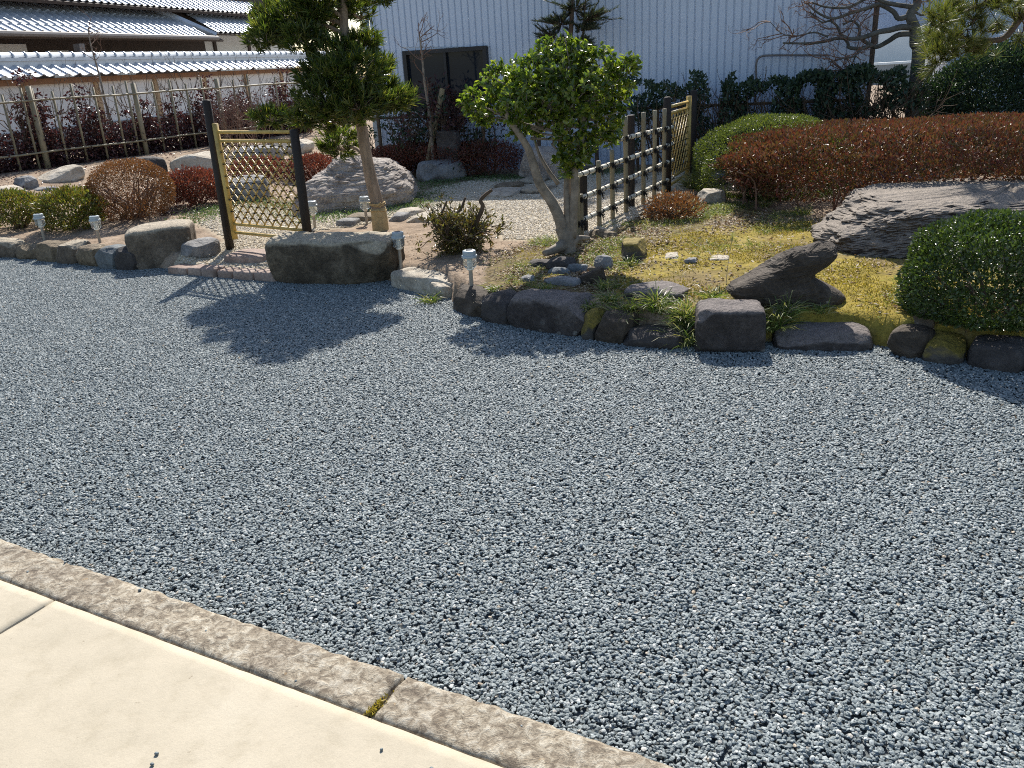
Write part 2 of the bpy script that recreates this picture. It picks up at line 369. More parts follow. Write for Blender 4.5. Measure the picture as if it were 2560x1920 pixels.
M['stake'] = plain('round_wooden_stake', (0.27, 0.22, 0.13), 0.8, 0.3, 9, stretch=(4, 4, 0.4))
M['siding'] = plain('blue_grey_steel_siding', (0.56, 0.64, 0.76), 0.5, 0.05, 2.0, spec=0.4)
M['frame_black'] = plain('black_window_frame', (0.02, 0.02, 0.022), 0.5, 0.2, 9)
def glassmat():
    m, nt, b = newmat('dark_window_glass'); b.inputs['Base Color'].default_value = (0.012, 0.018, 0.028, 1); b.inputs['Roughness'].default_value = 0.06
    b.inputs['Specular IOR Level'].default_value = 0.25; return m
M['glass'] = glassmat()
M['plaster'] = plain('white_plaster', (0.74, 0.74, 0.72), 0.85, 0.05, 2)
M['rust_beam'] = plain('orange_brown_beam', (0.25, 0.12, 0.055), 0.7, 0.25, 6)
M['tan_wood'] = plain('tan_timber', (0.42, 0.29, 0.16), 0.7, 0.2, 6)
M['dark_timber'] = plain('dark_timber', (0.05, 0.034, 0.026), 0.75, 0.35, 6)
M['shutter'] = plain('grey_panel', (0.28, 0.28, 0.27), 0.7, 0.1, 5)
M['tile'] = plain('silver_grey_roof_tile', (0.50, 0.53, 0.57), 0.46, 0.12, 7, spec=0.6, metal=0.35)
M['gutter'] = plain('brown_grey_gutter', (0.17, 0.15, 0.14), 0.5, 0.15, 6)
M['cap'] = plain('pale_blue_grey_plastic', (0.36, 0.41, 0.43), 0.4, 0.05, 20, spec=0.5)
M['solar'] = plain('solar_cell', (0.02, 0.024, 0.035), 0.25, 0.2, 60, spec=0.6)
M['lamp_post'] = plain('tan_metal_stake', (0.33, 0.29, 0.23), 0.45, 0.1, 20)
def clearmat():
    m, nt, b = newmat('clear_lamp_shade'); b.inputs['Base Color'].default_value = (0.80, 0.81, 0.78, 1); b.inputs['Roughness'].default_value = 0.08
    b.inputs['Transmission Weight'].default_value = 0.85; b.inputs['IOR'].default_value = 1.25; return m
M['clear'] = clearmat()
M['frost'] = plain('frosted_diffuser', (0.82, 0.80, 0.72), 0.5, 0.04, 30)
M['blue'] = plain('blue_plastic_cord', (0.02, 0.10, 0.5), 0.5, 0.1, 30)
# leaves
M['l_pod'] = leafmat('podocarpus_leaf', [(0.03, 0.052, 0.015), (0.052, 0.082, 0.02), (0.09, 0.118, 0.026), (0.19, 0.18, 0.045)], 0.36, 0.42)
M['l_cam'] = leafmat('glossy_green_leaf', [(0.04, 0.075, 0.016), (0.075, 0.12, 0.022), (0.14, 0.19, 0.03), (0.24, 0.27, 0.045)], 0.22, 0.45, spec=0.6)
M['l_box'] = leafmat('small_green_leaf', [(0.032, 0.056, 0.016), (0.052, 0.085, 0.022), (0.085, 0.12, 0.034)], 0.35, 0.22, spec=0.55)
M['l_red'] = leafmat('red_bronze_leaf', [(0.13, 0.036, 0.028), (0.18, 0.062, 0.040), (0.17, 0.10, 0.045), (0.10, 0.085, 0.028), (0.25, 0.105, 0.08)], 0.5, 0.18, tcol=(1.4, 1.2, 0.7), spec=0.3)
M['l_crim'] = leafmat('crimson_leaf', [(0.13, 0.035, 0.026), (0.20, 0.06, 0.042), (0.18, 0.09, 0.055), (0.11, 0.06, 0.038)], 0.4, 0.3, tcol=(1.6, 1.0, 0.7))
M['l_purp'] = leafmat('purple_leaf', [(0.035, 0.018, 0.02), (0.06, 0.03, 0.033), (0.095, 0.044, 0.044), (0.055, 0.036, 0.026)], 0.35, 0.25, tcol=(1.5, 0.95, 0.9), spec=0.25)
M['l_brown'] = leafmat('russet_leaf', [(0.15, 0.065, 0.03), (0.21, 0.10, 0.045), (0.14, 0.09, 0.035), (0.26, 0.13, 0.06)], 0.4, 0.28, tcol=(1.5, 1.2, 0.7))
M['l_azal'] = leafmat('yellow_green_leaf', [(0.06, 0.085, 0.02), (0.12, 0.14, 0.03), (0.22, 0.20, 0.04), (0.16, 0.085, 0.035)], 0.38, 0.3)
M['l_mound'] = leafmat('light_green_leaf', [(0.065, 0.095, 0.024), (0.11, 0.14, 0.034), (0.155, 0.175, 0.048)], 0.45, 0.25)
M['l_dark'] = leafmat('dark_evergreen_leaf', [(0.02, 0.042, 0.028), (0.034, 0.062, 0.037), (0.055, 0.085, 0.045)], 0.5, 0.2, spec=0.3)
M['l_shrub'] = leafmat('olive_bronze_leaf', [(0.06, 0.065, 0.02), (0.10, 0.095, 0.03), (0.15, 0.09, 0.045), (0.18, 0.17, 0.05)], 0.38, 0.28)
M['l_pine'] = leafmat('pine_needle', [(0.05, 0.075, 0.025), (0.085, 0.11, 0.03), (0.14, 0.155, 0.04), (0.22, 0.19, 0.07)], 0.4, 0.3)
M['l_grass'] = leafmat('grass_blade', [(0.07, 0.115, 0.03), (0.12, 0.17, 0.045), (0.22, 0.235, 0.085), (0.33, 0.29, 0.155)], 0.45, 0.35)
M['l_pale'] = leafmat('pale_grass_blade', [(0.28, 0.28, 0.14), (0.40, 0.38, 0.22), (0.20, 0.23, 0.09)], 0.5, 0.35)
M['l_litter'] = leafmat('dry_leaf', [(0.16, 0.095, 0.05), (0.27, 0.18, 0.10), (0.42, 0.33, 0.21), (0.11, 0.065, 0.035), (0.5, 0.42, 0.31)], 0.7, 0.15, tcol=(1.2, 1, 0.8))
M['l_cover'] = leafmat('ground_cover_leaf', [(0.06, 0.11, 0.04), (0.10, 0.16, 0.06), (0.16, 0.21, 0.09)], 0.45, 0.2)
M['l_moss'] = leafmat('moss_frond', [(0.13, 0.10, 0.025), (0.27, 0.20, 0.042), (0.37, 0.285, 0.075), (0.11, 0.10, 0.03), (0.22, 0.155, 0.065)], 0.7, 0.35)
M['l_conif'] = leafmat('grey_green_spray', [(0.035, 0.055, 0.035), (0.06, 0.08, 0.045), (0.10, 0.085, 0.06)], 0.5, 0.2)
# ================================================================== SETTING
mk('ground', [(-200, -60, -0.09), (200, -60, -0.09), (200, 400, -0.09), (-200, 400, -0.09)], [(0, 1, 2, 3)], M['ground'], kind='structure')
mk('gravel_bed', [(-9, -2, -0.012), (4.6, -2, -0.012), (4.6, 9.6, -0.012), (-9, 9.6, -0.012)], [(0, 1, 2, 3)], M['gravel_base'], kind='structure')

def gn_tree(name): 
    t = bpy.data.node_groups.new(name, 'GeometryNodeTree')
    t.interface.new_socket('Geometry', in_out='INPUT', socket_type='NodeSocketGeometry')
    t.interface.new_socket('Geometry', in_out='OUTPUT', socket_type='NodeSocketGeometry')
    return t, t.nodes.new('NodeGroupInput'), t.nodes.new('NodeGroupOutput')
def gn_stones(t, geo, dens, r, seed, mat, zj=0.006, flat=0.55):
    """scatter faceted stones over geo"""
    L = t.links.new
    d = t.nodes.new('GeometryNodeDistributePointsOnFaces'); d.inputs['Density'].default_value = dens; d.inputs['Seed'].default_value = seed
    L(geo, d.inputs['Mesh'])
    rp = t.nodes.new('FunctionNodeRandomValue'); rp.data_type = 'FLOAT_VECTOR'; rp.inputs['Seed'].default_value = seed + 5
    rp.inputs[0].default_value = (0, 0, -zj); rp.inputs[1].default_value = (0, 0, zj)
    sp = t.nodes.new('GeometryNodeSetPosition'); L(d.outputs[0], sp.inputs[0]); L(rp.outputs[0], sp.inputs['Offset'])
    ico = t.nodes.new('GeometryNodeMeshIcoSphere'); ico.inputs['Radius'].default_value = r; ico.inputs['Subdivisions'].default_value = 1
    sm = t.nodes.new('GeometryNodeSetMaterial'); sm.inputs['Material'].default_value = mat; L(ico.outputs[0], sm.inputs[0])
    ip = t.nodes.new('GeometryNodeInstanceOnPoints'); L(sp.outputs[0], ip.inputs['Points']); L(sm.outputs[0], ip.inputs['Instance'])
    rr = t.nodes.new('FunctionNodeRandomValue'); rr.data_type = 'FLOAT_VECTOR'; rr.inputs['Seed'].default_value = seed + 1
    rr.inputs[0].default_value = (-0.42, -0.42, 0); rr.inputs[1].default_value = (0.42, 0.42, 6.283)
    rs = t.nodes.new('FunctionNodeRandomValue'); rs.data_type = 'FLOAT_VECTOR'; rs.inputs['Seed'].default_value = seed + 2
    rs.inputs[0].default_value = (0.6, 0.45, flat * 0.55); rs.inputs[1].default_value = (1.5, 1.1, flat * 1.35)
    L(rr.outputs[0], ip.inputs['Rotation']); L(rs.outputs[0], ip.inputs['Scale'])
    return ip.outputs[0]
# --- the wide yard of grey crushed stone: random patches of loose stones laid side by side
PS = 0.6
pts = []
for i in range(-13, 7):
    for j in range(1, 17):
        x, y = i * PS, j * PS
        if y < yb(x) + 0.75 and abs(x) < 0.95 * y + 1.6: pts.append((x, y, 0.0))
t, gi, go = gn_tree('grey_gravel_patches'); L = t.links.new
j = t.nodes.new('GeometryNodeGeometryToInstance')
for k in range(3):
    gr = t.nodes.new('GeometryNodeMeshGrid'); gr.inputs[0].default_value = PS; gr.inputs[1].default_value = PS; gr.inputs[2].default_value = 2; gr.inputs[3].default_value = 2
    st = gn_stones(t, gr.outputs[0], 17500, 0.0067, 11 + 17 * k, M['gravel'], 0.0035, 0.5)
    re = t.nodes.new('GeometryNodeRealizeInstances'); L(st, re.inputs[0]); L(re.outputs[0], j.inputs[0])
ip = t.nodes.new('GeometryNodeInstanceOnPoints'); ip.inputs['Pick Instance'].default_value = True
L(gi.outputs[0], ip.inputs['Points']); L(j.outputs[0], ip.inputs['Instance'])
ri = t.nodes.new('FunctionNodeRandomValue'); ri.data_type = 'INT'; ri.inputs[4].default_value = 0; ri.inputs[5].default_value = 2
L(ri.outputs[2], ip.inputs['Instance Index'])
r4 = t.nodes.new('FunctionNodeRandomValue'); r4.data_type = 'INT'; r4.inputs[4].default_value = 0; r4.inputs[5].default_value = 3; r4.inputs['Seed'].default_value = 9
ml = t.nodes.new('ShaderNodeMath'); ml.operation = 'MULTIPLY'; ml.inputs[1].default_value = math.pi / 2; L(r4.outputs[2], ml.inputs[0])
cx = t.nodes.new('ShaderNodeCombineXYZ'); L(ml.outputs[0], cx.inputs[2]); L(cx.outputs[0], ip.inputs['Rotation'])
L(ip.outputs[0], go.inputs[0])
me = bpy.data.meshes.new('gravel'); me.from_pydata(pts, [], []); me.materials.append(M['gravel'])
gravel = bpy.data.objects.new('gravel', me); link(gravel)
tag(gravel, 'loose grey crushed stone covering the wide yard', 'gravel', kind='stuff')
gravel.modifiers.new('stones', 'NODES').node_group = t

# --- garden ground
def poly_sd(P, X, Y):
    P = np.asarray(P)[:, :2]; ins = np.zeros(X.shape, bool); dm = np.full(X.shape, 1e9)
    for i in range(len(P)):
        a, b = P[i], P[(i + 1) % len(P)]
        cond = ((a[1] > Y) != (b[1] > Y)) & (X < (b[0] - a[0]) * (Y - a[1]) / (b[1] - a[1] + 1e-12) + a[0]); ins ^= cond
        e = b - a; tt = np.clip(((X - a[0]) * e[0] + (Y - a[1]) * e[1]) / (e @ e + 1e-12), 0, 1)
        dm = np.minimum(dm, np.hypot(X - a[0] - tt * e[0], Y - a[1] - tt * e[1]))
    return np.where(ins, dm, -dm)
VP_ = lambda L_: [gp(c(0, x, y)) for x, y in L_]
PATH = VP_([(365, 586), (430, 545), (485, 520), (422, 482), (470, 455), (560, 440), (650, 462), (780, 466), (880, 440), (930, 408), (1040, 386), (1200, 380), (1340, 372), (1480, 372), (1500, 398),
            (1425, 440), (1385, 465), (1300, 518), (1180, 522), (1080, 518), (1060, 492), (950, 475), (850, 470), (760, 490), (680, 500), (600, 525), (593, 610)])
MOSS = VP_([(1280, 590), (1330, 545), (1420, 520), (1540, 488), (1760, 478), (1800, 545), (2100, 560), (2300, 640), (2300, 820), (2060, 800), (1900, 775), (1700, 750), (1480, 700), (1330, 650)])
STRAW = VP_([(1060, 640), (1080, 560), (1180, 520), (1300, 520), (1390, 460), (1480, 420), (1700, 470), (1500, 500), (1400, 540), (1320, 620), (1200, 650)])
gx = np.concatenate([np.arange(-16, -5.6, 0.4), np.arange(-5.6, 4.6, 0.05), np.arange(4.6, 12, 0.4)])
gy = np.concatenate([np.arange(2.4, 11.5, 0.05), np.arange(11.5, 30, 0.5)])
X, Y = np.meshgrid(gx, gy); Z = hgt(X, Y)
wp = sstep(-0.04, 0.04, poly_sd(PATH, X, Y)); wm = sstep(-0.22, 0.3, poly_sd(MOSS, X, Y)); ws = 1.25 * sstep(-0.2, 0.12, poly_sd(STRAW, X, Y))
NN = np.array([[noise.fractal(Vector((x * 2.2, y * 2.2, 0)), 1, 2, 4) for x in gx] for y in gy])
Z = Z + 0.018 * NN * (1 - wp) * (Z > 0.03)
nx, ny = len(gx), len(gy)
idx = np.arange(nx * ny).reshape(ny, nx)
F = np.stack([idx[:-1, :-1].ravel(), idx[:-1, 1:].ravel(), idx[1:, 1:].ravel(), idx[1:, :-1].ravel()], 1)
go_ = mk('garden_ground', np.stack([X.ravel(), Y.ravel(), Z.ravel()], 1), F, M['garden'], smooth=True, kind='structure')
ca = go_.data.color_attributes.new('zone', 'FLOAT_COLOR', 'POINT')
ca.data.foreach_set('color', np.stack([wm.ravel(), wp.ravel(), ws.ravel(), np.ones(nx * ny)], 1).astype(np.float32).ravel())
def terr(x, y):
    return float(hgt(x, y)) + 0.0
# beige pebble path: pebbles scattered over the path part of the ground
pc = (wp[:-1, :-1] > 0.5) & (wp[1:, 1:] > 0.5) & (Y[:-1, :-1] < 11.3)
Fp = F[pc.ravel()]; used = np.unique(Fp); rm = np.full(nx * ny, -1); rm[used] = np.arange(len(used))
Vp = np.stack([X.ravel(), Y.ravel(), Z.ravel() + 0.004], 1)[used]
path = mk('gravel_path', Vp, rm[Fp], M['garden'], smooth=True, kind='structure')
ca = path.data.color_attributes.new('zone', 'FLOAT_COLOR', 'POINT'); ca.data.foreach_set('color', np.tile([0, 1, 0, 1], len(Vp)).astype(np.float32))
peb = mk('pebbles', Vp, rm[Fp], M['beige'], label='small beige pebbles covering the curved garden path', cat='pebbles', kind='stuff')
t, gi, go = gn_tree('beige_pebbles')
t.links.new(gn_stones(t, gi.outputs[0], 5200, 0.0085, 3, M['beige'], 0.003, 0.6), go.inputs[0])
# per-instance colour
pm, pnt, pb = newmat('beige_pebble'); oi = pnt.nodes.new('ShaderNodeObjectInfo')
pnt.links.new(ramp(pnt, oi.outputs['Random'], [(0, (0.30, 0.24, 0.165)), (0.4, (0.47, 0.40, 0.29)), (0.75, (0.60, 0.53, 0.42)), (0.93, (0.70, 0.66, 0.57)), (1, (0.32, 0.30, 0.28))]), pb.inputs['Base Color']); pb.inputs['Roughness'].default_value = 0.7
for n in t.nodes:
    if n.bl_idname == 'GeometryNodeSetMaterial': n.inputs['Material'].default_value = pm
peb.modifiers.new('pebbles', 'NODES').node_group = t

# --- patio and kerb
KZ = 0.05
kA = G(c(0, 0, 1162), KZ); kB = G(c(0, 1480, 1659), KZ); kU = unit((kB - kA) * [1, 1, 0]); kW = np.array([kU[1], -kU[0], 0])
if kW[1] > 0: kW = -kW
kJ = G(c(0, 865, 1468), KZ); kJ = kA + kU * np.dot(kJ - kA, kU)
WID = abs(np.dot(G(c(0, 800, 1545), KZ) - kA, kW)) + 0.0
sJ2 = np.dot(G(c(0, 118, 1294), KZ) - kA, kU); sJ1 = np.dot(kJ - kA, kU)
def slab(s0, s1, t0, t1, ds, dt, rough, edge, seed, z=KZ, depth=0.14):
    ss = np.linspace(s0, s1, max(3, int((s1 - s0) / ds))); tt = np.linspace(t0, t1, max(3, int((t1 - t0) / dt)))
    V = []; n1, n2 = len(ss), len(tt)
    for i, s in enumerate(ss):
        for j_, q in enumerate(tt):
            e = min(i, n1 - 1 - i) ; e2 = min(j_, n2 - 1 - j_)
            zz = z + rough * noise.fractal(Vector((s * 14 + seed, q * 14, seed)), 0.9, 2, 4)
            s_, q_ = s, q
            if e2 == 0 or e == 0:
                zz -= edge * (0.8 + 0.5 * noise.noise(Vector((s * 30, q * 30, seed))))
            if e2 == 0: q_ += edge * 0.45 * noise.noise(Vector((s * 22, q * 9, seed + 3)))
            if e == 0: s_ += edge * 0.6 * noise.noise(Vector((s * 9, q * 22, seed + 5)))
            V.append(kA + kU * s_ + kW * q_ + np.array([0, 0, zz - KZ]))
    V = np.array(V); id_ = np.arange(n1 * n2).reshape(n1, n2); Fc = []
    flip = np.cross(kU, kW)[2] < 0
    for i in range(n1 - 1):
        for j_ in range(n2 - 1):
            f = (id_[i, j_], id_[i + 1, j_], id_[i + 1, j_ + 1], id_[i, j_ + 1]); Fc.append(f[::-1] if flip else f)
    ring = list(id_[:, 0]) + list(id_[-1, 1:]) + list(id_[-2::-1, -1]) + list(id_[0, -2:0:-1])
    b0 = len(V); V = np.vstack([V, [[V[k][0], V[k][1], z - depth] for k in ring]])
    m_ = len(ring)
    for k in range(m_):
        f = (ring[k], b0 + k, b0 + (k + 1) % m_, ring[(k + 1) % m_]); Fc.append(f[::-1] if flip else f)
    return V, Fc
kerb = mk('kerb', [kA + kU * s + kW * q + np.array([0, 0, z]) for s, q, z in ((-3, 0.01, -0.03), (5, 0.01, -0.03), (5, WID + 0.02, -0.03), (-3, WID + 0.02, -0.03))], [(0, 1, 2, 3)], M['joint'], kind='structure')
for s0, s1, sd in ((-2.6, -0.62 + 0.0, 1), (-0.61, sJ1 - 0.006, 2), (sJ1 + 0.006, sJ1 + 2.1, 3), (sJ1 + 2.11, sJ1 + 3.6, 4)):
    mk('kerb_stone', *slab(s0, s1, 0, WID, 0.012, 0.012, 0.0045, 0.010, sd * 7.3), M['kerb'], kerb, smooth=True)
patio = mk('patio', [kA + kU * s + kW * q + np.array([0, 0, z]) for s, q, z in ((-4, WID - 0.02, -0.02), (6, WID - 0.02, -0.02), (6, 5, -0.02), (-4, 5, -0.02))], [(0, 1, 2, 3)], M['joint'], kind='structure')
for s0, s1 in ((-3.8, sJ2 - 0.005), (sJ2 + 0.005, sJ2 + 3.0), (sJ2 + 3.01, sJ2 + 5.5)):
    mk('concrete_slab', *slab(s0, s1, WID + 0.005, 4.5, 0.03, 0.03, 0.0008, 0.0025, s0, z=KZ - 0.002), M['patio'], patio, smooth=True)
mb = MB(); q = G(c(10, 375, 1320), KZ); mb.add(*lathe(q - [0, 0, 0.03], [(0.012, 0), (0.014, 0.018), (0.008, 0.026)], 8))
# moss plug in the kerb joint
rngm = np.random.default_rng(4)
Vm = []; Fm = []
for k in range(260):
    s_ = sJ1 + rngm.normal(0, 0.006); q_ = WID - abs(rngm.normal(0, 0.035)); p = kA + kU * s_ + kW * q_ + np.array([0, 0, -0.012 + 0.012 * rngm.random()])
    d = unit(rngm.normal(0, 1, 3) + [0, 0, 1.5]); sd = unit(np.cross(d, rngm.normal(0, 1, 3))) * 0.003; b0 = len(Vm)
    Vm += [p - sd, p + sd, p + d * 0.010]; Fm.append((b0, b0 + 1, b0 + 2))
mk('moss', Vm, Fm, M['l_moss'], label='plug of olive moss in the kerb joint', cat='moss', kind='stuff')

# ================================================================== GREY BUILDING
GLEN = float(np.dot(gR - gL, gU)); GTOP = 2.5
bld = thing('metal_clad_building', g0 + gU * GLEN / 2, 'long blue grey building clad in ribbed steel siding behind the garden', 'building')
ax = np.array([gU, gN, [0, 0, 1]])
gtop = lambda s_: 2.62 - 0.5 * s_ / GLEN
V = [g0 + gU * s_ - gN * t_ + UZ * z for t_ in (0.06, 3.06) for s_, z in ((0, -0.1), (GLEN, -0.1), (GLEN, gtop(GLEN)), (0, gtop(0)))]
mk('wall', V, [(0, 1, 2, 3), (7, 6, 5, 4), (0, 3, 7, 4), (1, 5, 6, 2), (3, 2, 6, 7), (0, 4, 5, 1)], M['siding'], bld)
P_ = 0.088
def strip(z0, z1):
    pr = [(-P_ / 2 + 0.004, 0.0), (-P_ / 2 + 0.012, 0.014), (P_ / 2 - 0.012, 0.014), (P_ / 2 - 0.004, 0.0)]
    V = [(a, b, z) for z in (z0, z1) for a, b in pr] ; return V, [(0, 1, 5, 4), (1, 2, 6, 5), (2, 3, 7, 6), (4, 5, 6, 7), (3, 2, 1, 0)]
def mesh_of(name, V, F, mat):
    me = fast(name, np.asarray(V, float), F); me.materials.append(mat); return me
w0 = np.dot(onplane((1012, 143), g0, gN) - g0, gU); w1 = np.dot(onplane((1212, 130), g0, gN) - g0, gU)
wt = onplane((1012, 143), g0, gN)[2] + 0.03; wb = onplane((1030, 268), g0, gN)[2]
m_full = mesh_of('siding_strip', *strip(0.0, GTOP), M['siding']); m_lo = mesh_of('siding_strip', *strip(0.0, wb - 0.04), M['siding']); m_hi = mesh_of('siding_strip', *strip(wt + 0.04, GTOP), M['siding'])
ns = int(GLEN / P_)
for i in range(ns):
    s = (i + 0.5) * P_; base = g0 + gU * s - gN * 0.058
    for me in ([m_lo, m_hi] if w0 - 0.04 < s < w1 + 0.04 else [m_full]): inst('siding_strip', me, bld, base, basis=(gU, gN, np.array([0, 0, 1.0 if me is m_lo else gtop(s) / GTOP])))
mb = MB(); mb.box(g0 - gU * 0.03 + [0, 0, GTOP / 2], 0.06, 0.10, GTOP, ax); mb.build('corner_trim', M['cap'], bld)
V = [g0 + gU * s_ - gN * t_ + UZ * (gtop(s_) + dz) for dz in (0.004, 0.05) for s_, t_ in ((-0.1, -0.08), (GLEN + 0.1, -0.08), (GLEN + 0.1, 3.2), (-0.1, 3.2))]
mk('roof', V, [(3, 2, 1, 0), (4, 5, 6, 7), (0, 1, 5, 4), (1, 2, 6, 5), (2, 3, 7, 6), (3, 0, 4, 7)], M['gutter'], bld)
win = MB(); wc = g0 + gU * (w0 + w1) / 2 - gN * 0.03
for s, zz, a, b in ((w0, (wt + wb) / 2, 0.05, wt - wb + 0.09), (w1, (wt + wb) / 2, 0.05, wt - wb + 0.09)): win.box(g0 + gU * s - gN * 0.025 + [0, 0, zz], a, 0.08, b, ax)
for zz in (wt + 0.02, wb - 0.02): win.box(wc + [0, 0, zz] + gN * 0.004, w1 - w0 - 0.05, 0.07, 0.05, ax)
wo_ = win.build('window', M['frame_black'], bld)
for k in (0, 1):
    mb = MB(); s = w0 + (w1 - w0) * (0.25 + 0.5 * k); mb.box(g0 + gU * s - gN * (0.045 + 0.012 * k) + [0, 0, (wt + wb) / 2], (w1 - w0) / 2 - 0.03, 0.006, wt - wb, ax); mb.build('pane', M['glass'], wo_)
mb = MB(); mb.box(wc + [0, 0, (wt + wb) / 2] , 0.035, 0.05, wt - wb - 0.01, ax); mb.build('mullion', M['frame_black'], wo_)
# conduit bent over the siding near the hedge
cp = [onplane(c(3, 2110, 680), g0 + gN * 0.05, gN), onplane(c(3, 2112, 545), g0 + gN * 0.05, gN), onplane(c(3, 2150, 490), g0 + gN * 0.05, gN), onplane(c(4, 60, 478), g0 + gN * 0.05, gN), onplane(c(4, 520, 478), g0 + gN * 0.05, gN)]
mb = MB(); mb.tube(spline(cp, 6), 0.012, 6); mb.build('conduit', M['gutter'], bld)

# second pale building at the right, past the gap
b2 = at((2330, 100), 13.5); ax2 = np.array([gU, gN, [0, 0, 1]])
bb = thing('pale_shed', b2 * [1, 1, 0], 'pale grey shed standing beyond the pine at the yard edge', 'shed')
mb = MB(); mb.box(b2 * [1, 1, 0] + gU * 4 + [0, 0, 1.6], 8, 4, 3.4, ax2); mb.build('wall', M['siding'], bb)
mb = MB(); mb.box(b2 * [1, 1, 0] + gU * 4 + [0, 0, 3.36], 8.4, 4.4, 0.1, ax2); mb.build('roof', M['tile'], bb)
cq = at((2168, 74), 13.0); cr = at((2345, 62), 13.0)
mb = MB(); mb.box((cq + cr) / 2 * [1, 1, 0] + [0.3, 0.6, cq[2] + 0.75], cr[0] - cq[0] + 1.2, 1.2, 1.5); mb.build('canopy', M['siding'], bb)
mk('road', [(8, 26, -0.05), (60, 20, -0.05), (80, 60, -0.05), (14, 60, -0.05)], [(0, 1, 2, 3)], M['asphalt'], kind='structure')
rw = at((2230, 138), 34); lw = thing('roadside_wall', rw * [1, 1, 0], 'low grey wall along the far pale road', 'wall')
mb = MB(); mb.box(rw * [1, 1, 0] + [2, 0, 0.2], 16, 0.3, 0.9); mb.build('wall', M['shutter'], lw)
mb = MB(); mb.box(rw * [1, 1, 0] + [2, 0, 0.69], 16.1, 0.42, 0.08); mb.build('coping', M['plaster'], lw)
for k, (px_, sz, hh, mt) in enumerate(((2195, 7, 3.4, 'plaster'), (2262, 6, 4.6, 'shutter'))):
    hp = at((px_, 120), 60 + 8 * k) * [1, 1, 0]; ho = thing('far_house', hp, ('small white house', 'grey two storey house')[k] + ' far beyond the road', 'house')
    mb = MB(); mb.box(hp + [0, 0, hh / 2 - 0.2], sz, 5, hh, None); mb.build('wall', M[mt], ho)
    r_ = [hp + [sx * (sz / 2 + 0.4), sy * 3, hh - 0.25] for sx in (-1, 1) for sy in (-1, 1)] + [hp + [sx * (sz / 2 + 0.4), 0, hh + 1.2] for sx in (-1, 1)]
    mk('roof', r_, [(0, 2, 5, 4), (1, 4, 5, 3), (0, 4, 1), (2, 3, 5), (0, 1, 3, 2)], M['tile'], ho)
    for q in (-0.25, 0.25):
        mb = MB(); mb.box(hp + [sz * q, -2.52, hh * 0.55], 1.2, 0.08, 1.1); mb.build('window', M['glass'], ho)

# ================================================================== TILED GARDEN WALL AND HOUSE (left)
dv = ray(1850, 124); wU = unit([dv[0], dv[1], 0]); wN = np.array([-wU[1], wU[0], 0])          # wN points away from the garden
w_o = at((0, 200), 16.0) * [1, 1, 0]
def WP(s, t_, z, o=None): return (w_o if o is None else o) + wU * s + wN * t_ + UZ * z
def tile_mesh(name, w, l, th=0.016, amp=1.0):
    """S-shaped pantile: x along the eave, y up the slope"""
    ts = np.linspace(0, 1, 9); V = []
    def zz(t_): return amp * (-0.020 * math.sin(math.pi * t_ / 0.62) if t_ < 0.62 else 0.034 * math.sin(math.pi * (t_ - 0.62) / 0.38))
    for y, dz in ((0, 0.022), (l, 0.0)):
        for o_ in (0, -th):
            for t_ in ts: V.append((t_ * w * 1.03, y, zz(t_) + dz + o_))
    n = 9; F = []
    for i in range(n - 1):
        F += [(i, i + 1, 2 * n + i + 1, 2 * n + i), (n + i + 1, n + i, 3 * n + i, 3 * n + i + 1), (i + 1, i, n + i, n + i + 1)]
    F += [(0, 2 * n, 3 * n, n), (n - 1, 2 * n - 1, 4 * n - 1, 3 * n - 1)]
    me = fast(name, np.array(V), F); me.materials.append(M['tile']); return me
gw = thing('garden_wall', WP(4, 0, 0.3), 'white plaster garden wall with a silver tiled coping behind the purple hedge', 'wall')
axw = np.array([wU, wN, UZ]); WL0, WL1 = -3.0, 14.0
mb = MB(); mb.box(WP((WL0 + WL1) / 2, 0, 1.22), WL1 - WL0, 0.14, 0.80, axw); mb.build('plaster_panel', M['plaster'], gw)
mb = MB(); mb.box(WP((WL0 + WL1) / 2, 0, 0.36), WL1 - WL0, 0.24, 0.92, axw); mb.build('stone_base', M['r_grey'], gw)
mb = MB(); mb.box(WP((WL0 + WL1) / 2, -0.06, 1.665), WL1 - WL0, 0.26, 0.10, axw); mb.build('eave_beam', M['rust_beam'], gw)
for s in np.arange(-1.5, WL1, 1.9):
    mb = MB(); mb.box(WP(s, -0.085, 1.22), 0.12, 0.05, 0.79, axw); mb.build('timber_post', M['tan_wood'], gw)
tw = 0.305; tme = tile_mesh('eave_tile', tw, 0.36); sl = math.radians(33)
tY = wN * math.cos(sl) + UZ * math.sin(sl); tZ = np.cross(wU, tY); tZ = tZ if tZ[2] > 0 else -tZ
for i in range(int((WL1 - WL0) / tw)):
    inst('eave_tile', tme, gw, WP(WL0 + i * tw, -0.40, 1.745), basis=(wU, tY, tZ))
mb = MB(); mb.box(WP((WL0 + WL1) / 2, 0, 1.965), WL1 - WL0, 0.20, 0.13, axw); mb.build('ridge_band', M['tile'], gw)
mb = MB(); mb.box(WP((WL0 + WL1) / 2, 0, 2.055), WL1 - WL0, 0.27, 0.05, axw); mb.build('ridge_slab', M['tile'], gw)
V, F = tube([(0, 0, 0), (0.03, 0, 0), (0.031, 0, 0), (0.305, 0, 0)], [0.088, 0.088, 0.072, 0.072], 10)
cme = mesh_of('ridge_cap', V, F, M['tile']); cme.polygons.foreach_set('use_smooth', np.ones(len(cme.polygons), bool))
for i in range(int((WL1 - WL0) / tw)): inst('ridge_cap', cme, gw, WP(WL0 + i * tw, 0, 2.11), basis=(wU, wN, UZ))
